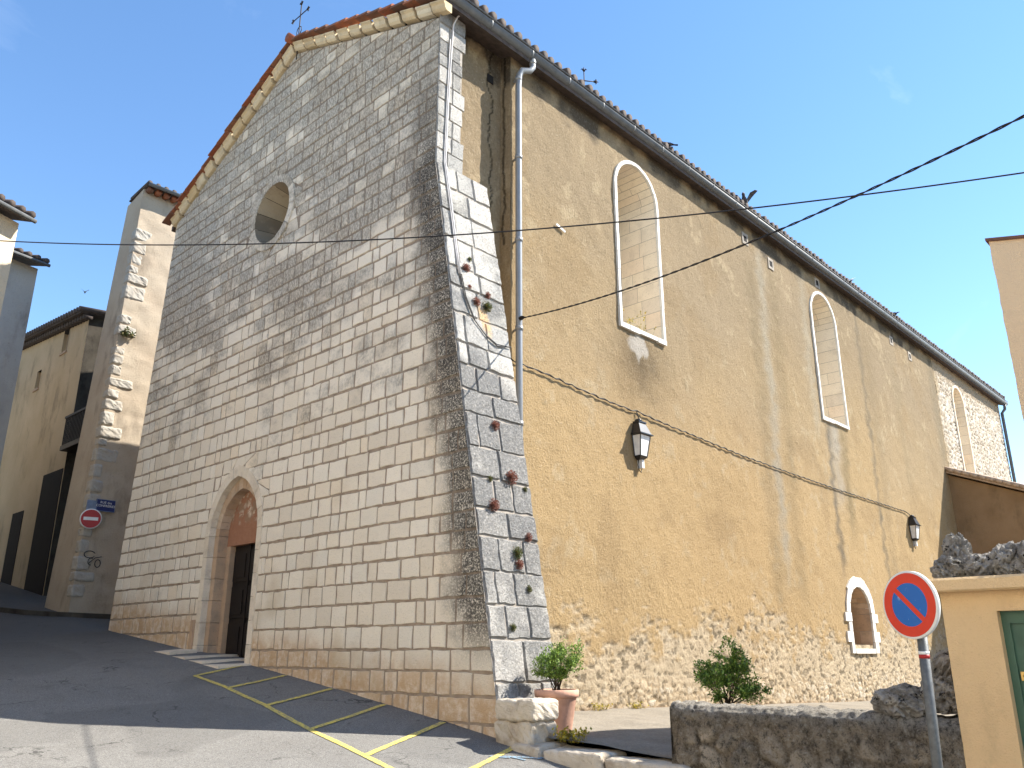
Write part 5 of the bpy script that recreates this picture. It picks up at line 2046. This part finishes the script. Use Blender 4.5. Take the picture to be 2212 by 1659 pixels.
def shrub(root, lobes, stems, parent, seed, leaves=2600, ll=.042):
    r = random.Random(seed)
    lm, sm = MB(), MB()
    root = Vector(root)
    tips = []
    for i in range(stems):
        c, rad = lobes[i % len(lobes)]
        t = Vector(c) + Vector([r.uniform(-1, 1) * q * .75 for q in rad])
        mid = root.lerp(t, .5) + Vector((r.uniform(-.05, .05), r.uniform(-.05, .05), .04))
        st = root + Vector((r.uniform(-.06, .06), r.uniform(-.06, .06), 0))
        sm.tube([st, mid, t], [.008, .006, .003], 5)
        tips.append((mid, t))
        for k in range(4):
            a = mid.lerp(t, r.uniform(0, .8))
            e = a + Vector((r.gauss(0, .07), r.gauss(0, .07), abs(r.gauss(.05, .06))))
            sm.tube([a, e], [.004, .002], 4)
            tips.append((a, e))
    for i in range(leaves):
        if i % 5 < 3:
            a, b = r.choice(tips)
            p = a.lerp(b, r.uniform(.3, 1.08)) + Vector((r.gauss(0, .02), r.gauss(0, .02), r.gauss(0, .02)))
        else:
            c, rad = r.choices(lobes, [q[1][0] * q[1][2] for q in lobes])[0]
            v = Vector((r.gauss(0, 1), r.gauss(0, 1), r.gauss(0, 1))).normalized() * (r.uniform(.35, 1.0) ** .5)
            p = Vector(c) + Vector((v.x * rad[0], v.y * rad[1], v.z * rad[2]))
            if vn(np.array([p.y * 11 + seed]), np.array([p.z * 11 + p.x * 7]), seed)[0] < .42:
                continue
        d = Vector((r.gauss(0, 1), r.gauss(0, 1), r.gauss(.45, .8)))
        leaf_face(lm, p, d, Vector((r.gauss(0, .6), r.gauss(0, .6), 1)), ll * r.uniform(.6, 1.25), ll * r.uniform(.16, .27))
    put(sm.build('stems', M['twig'], None), parent)
    put(lm.build('foliage', M['leaf'], None, fix=False), parent)

def pot(c, r, h, label):
    e = empty('potted_shrub', c, label, 'potted plant', 'shrubs in pots in the yard')
    mb = MB()
    mb.lathe([(.001, 0), (r * .64, 0), (r * .66, .02), (r * .9, h * .80), (r * .93, h * .82), (r, h * .83), (r * 1.02, h * .9), (r * 1.02, h * .99), (r * .98, h), (r * .88, h), (r * .86, h * .9)], c, (0, 0, 1), 40)
    put(mb.build('pot', M['terracotta'], None, fix=False), e)
    mb = MB()
    mb.lathe([(r * .87, h * .93), (r * .4, h * .96), (.001, h * .97)], c, (0, 0, 1), 24)
    put(mb.build('soil', M['soil'], None, fix=False), e)
    return e
px, py = .66, -2.0
p0 = (px, py, zy(px, py) - .02)
e = pot(p0, .285, .53, 'leafy shrub in a pink terracotta pot beside the buttress')
rt = (px, py, p0[2] + .51)
shrub(rt, [((px, py - .02, .86), (.26, .36, .20)), ((px, py + .22, .82), (.2, .17, .16)), ((px + .05, py - .24, .96), (.16, .16, .14)), ((px, py + .05, 1.0), (.16, .16, .12))], 16, e, 41, 5600)
px, py = 1.6, -3.96
p0 = (px, py, zy(px, py) - .02)
e = pot(p0, .26, .5, 'taller wind blown green shrub in a pot half hidden behind the parapet wall')
rt = (px, py, p0[2] + .48)
shrub(rt, [((px, py, .64), (.30, .42, .24)), ((px, py - .05, 1.04), (.17, .16, .16)), ((px, py + .34, .80), (.14, .13, .12)), ((px, py - .36, .56), (.2, .2, .15)), ((px, py - .28, .86), (.06, .10, .12)), ((px, py + .1, .74), (.2, .26, .16))], 20, e, 57, 8200, .046)

# fleshy sedum tufts rooted in the buttress joints
sed = [(.51, 7.24, .05, 0, 'small green tuft highest on the buttress face'), (.40, 7.03, .085, 1, 'red tuft with green crown below the highest tuft on the buttress'),
       (.43, 6.68, .045, 1, 'small red tuft beside the black hanging cable on the buttress'), (.84, 6.66, .065, 1, 'brown red tuft near the right edge of the upper buttress'),
       (.54, 6.44, .085, 1, 'round red tuft between the cable and the darkest tuft on the buttress'), (.78, 6.42, .10, 2, 'large dark tuft above the flaking patch on the buttress'),
       (.61, 4.30, .085, 1, 'lone round red tuft on the middle of the buttress'), (.80, 3.50, .12, 1, 'largest pink red tuft on the lower buttress'),
       (.36, 3.02, .10, 1, 'pink tuft near the left edge of the lower buttress'), (1.02, 2.62, .075, 1, 'small pink tuft near the right edge of the lower buttress'),
       (.72, 2.36, .10, 0, 'shaggy green tuft in the lower buttress joint'), (.74, 2.20, .085, 1, 'red tuft hanging just under the shaggy green tuft'),
       (.45, 1.33, .06, 0, 'small green tuft lowest on the buttress'), (.88, 1.86, .06, 0, 'thin yellow green sprig on the lower buttress edge'),
       (.36, 3.42, .05, 2, 'tiny dark tuft left of the largest pink tuft'), (1.1, 3.36, .05, 2, 'tiny dark tuft right of the largest pink tuft')]
for i, (x, z, r_, k, lab) in enumerate(sed):
    rr = random.Random(900 + i)
    mb = MB()
    nb = Vector((0, -1, -.178)).normalized()
    for q in range(520):
        v = Vector((rr.gauss(0, 1), rr.gauss(0, 1), rr.gauss(0, 1))).normalized()
        if v.dot(nb) < -.15:
            v = v - nb * 2 * v.dot(nb)
        p = v * r_ * rr.uniform(.05, .92)
        leaf_face(mb, p, v + Vector((0, 0, rr.uniform(-.2, .5))), Vector((rr.gauss(0, 1), rr.gauss(0, 1), 1)), r_ * .24, r_ * .09)
    o = mb.build('sedum_tuft', M[('sedumgreen', 'sedumred', 'sedumgreen')[k]], fix=False)
    o.location = (x, -1.62 + .178 * z - .02, z)
    tag(o, lab, 'plant', 'sedum tufts rooted in the buttress')

# yellow weeds on the sill of the first window, weeds at the wall foot and on the corner house
def weed(c, n, spread, hgt, label, mat, seed, ln=.05):
    r = random.Random(seed)
    mb = MB()
    for i in range(n):
        b = Vector((r.uniform(-1, 1) * spread[0], r.uniform(-1, 1) * spread[1], 0))
        t = b + Vector((r.gauss(0, .05), r.gauss(0, .05), hgt * r.uniform(.4, 1)))
        mb.tube([b, t], [.003, .0015], 4)
        for k in range(4):
            leaf_face(mb, t + Vector((r.gauss(0, .015), r.gauss(0, .015), r.gauss(0, .015))), Vector((r.gauss(0, 1), r.gauss(0, 1), r.gauss(0, 1))), Vector((0, 0, 1)), ln, ln * .35)
    o = mb.build('weed', mat, fix=False)
    o.location = c
    return tag(o, label, 'plant')
weed((5.95, .35, 7.58), 26, (.55, .3), .55, 'yellow flowering weeds growing on the sill of the first tall window', M['weed'], 5, .05)
weed((.48, TY - .1, 9.55), 30, (.14, .06), .22, 'green tuft growing from the quoins of the narrow corner house', M['sedumgreen'], 6, .09)
weed((.2, -2.62, zy(.2, -2.6) - .03), 60, (.1, .16), .14, 'dry weeds at the foot of the stone pier beside the step', M['weed'], 7, .05)
for i, (x, lab) in enumerate(((2.9, 'dry weeds at the wall foot nearest the buttress'), (4.0, 'dry weeds at the wall foot under the lantern'), (5.1, 'dry weeds at the wall foot behind the parapet shrub'))):
    weed((x, -.1, zy(x, -.1)), 22, (.16, .06), .10, lab, M['weed'], 20 + i, .04)

# ------------------------------------------------------------------ unseen houses added behind the viewpoint to bounce warm light on the facade
M['fill_plaster'] = plaster('bounce_fill_plaster', (0.80, 0.71, 0.58), (0.85, 0.77, 0.65), (0.5, 0.4, 0.3), 0.3)  # kept very pale so more fill bounces back
for i, (y0, y1, hh, x0, lab) in enumerate(((1.5, -8.0, 9.5, -15.5, 'unseen pale house added to bounce fill light, nearest the cream house'),
                                           (-8.1, -17.5, 8.2, -15.0, 'unseen pale house added to bounce fill light, directly behind the viewpoint'),
                                           (-17.6, -30.0, 9.8, -14.6, 'long unseen pale house added to bounce fill light, at the lower end'))):
    e = empty('fill_house', (x0 - 4, (y0 + y1) / 2, -.6), lab, 'house', 'unseen pale houses added to bounce fill light')
    mb = MB()
    mb.box(x0 - 8, x0, y1, y0, -1.5, hh)
    put(mb.build('wall', M['fill_plaster'], None), e)
    mb = MB()
    mb.prism([(x0 + .45, y1 - .1, hh), (x0 - 4, y1 - .1, hh + 1.7), (x0 - 8.4, y1 - .1, hh)], (0, y0 - y1 + .2, 0))
    put(mb.build('roof', M['tile'], None), e)
    for fz in (2.6, 5.4):
        yy = y1 + 1.6
        while yy < y0 - 1.6:
            mb = MB()
            mb.box(x0 - .05, x0 + .03, yy - .5, yy + .5, fz, fz + 1.5)
            put(mb.build('window', M['pane'], None), e)
            yy += 2.6
    mb = MB()
    mb.box(x0 - .05, x0 + .04, (y0 + y1) / 2 - .5, (y0 + y1) / 2 + .5, -1, 1.5)
    put(mb.build('door', M['wood'], None), e)

# faint blue paint strokes on the road and a pale splash on the wall
mb = MB()
for a, b in (((-.62, -2.05), (-.48, -2.25)), ((-.45, -2.2), (-.40, -2.42)), ((-.33, -2.3), (-.22, -2.5)), ((-.2, -2.4), (-.1, -2.72)), ((-.5, -2.15), (-.2, -2.5))):
    paint_strip(mb, [a, b], .035, .009)
n_ = NT('faded_blue_spray', 0.85, .2)
M['bluespray'] = n_.out(n_.mix(n_.rng(n_.noise(40, 6, .8), .42, .58), (0.19, 0.18, 0.165), (0.20, 0.34, 0.46)))
struct(mb.build('road_paint', M['bluespray'], fix=False))
mb = MB()
mb.obox((3.29, -.035, 9.03), (.13, 0, -.035), (0, .012, 0), (.006, 0, .02))
tag(mb.build('wall_bracket', M['signwhite']), 'short white bracket stuck on the ochre wall left of the first tall window', 'bracket')
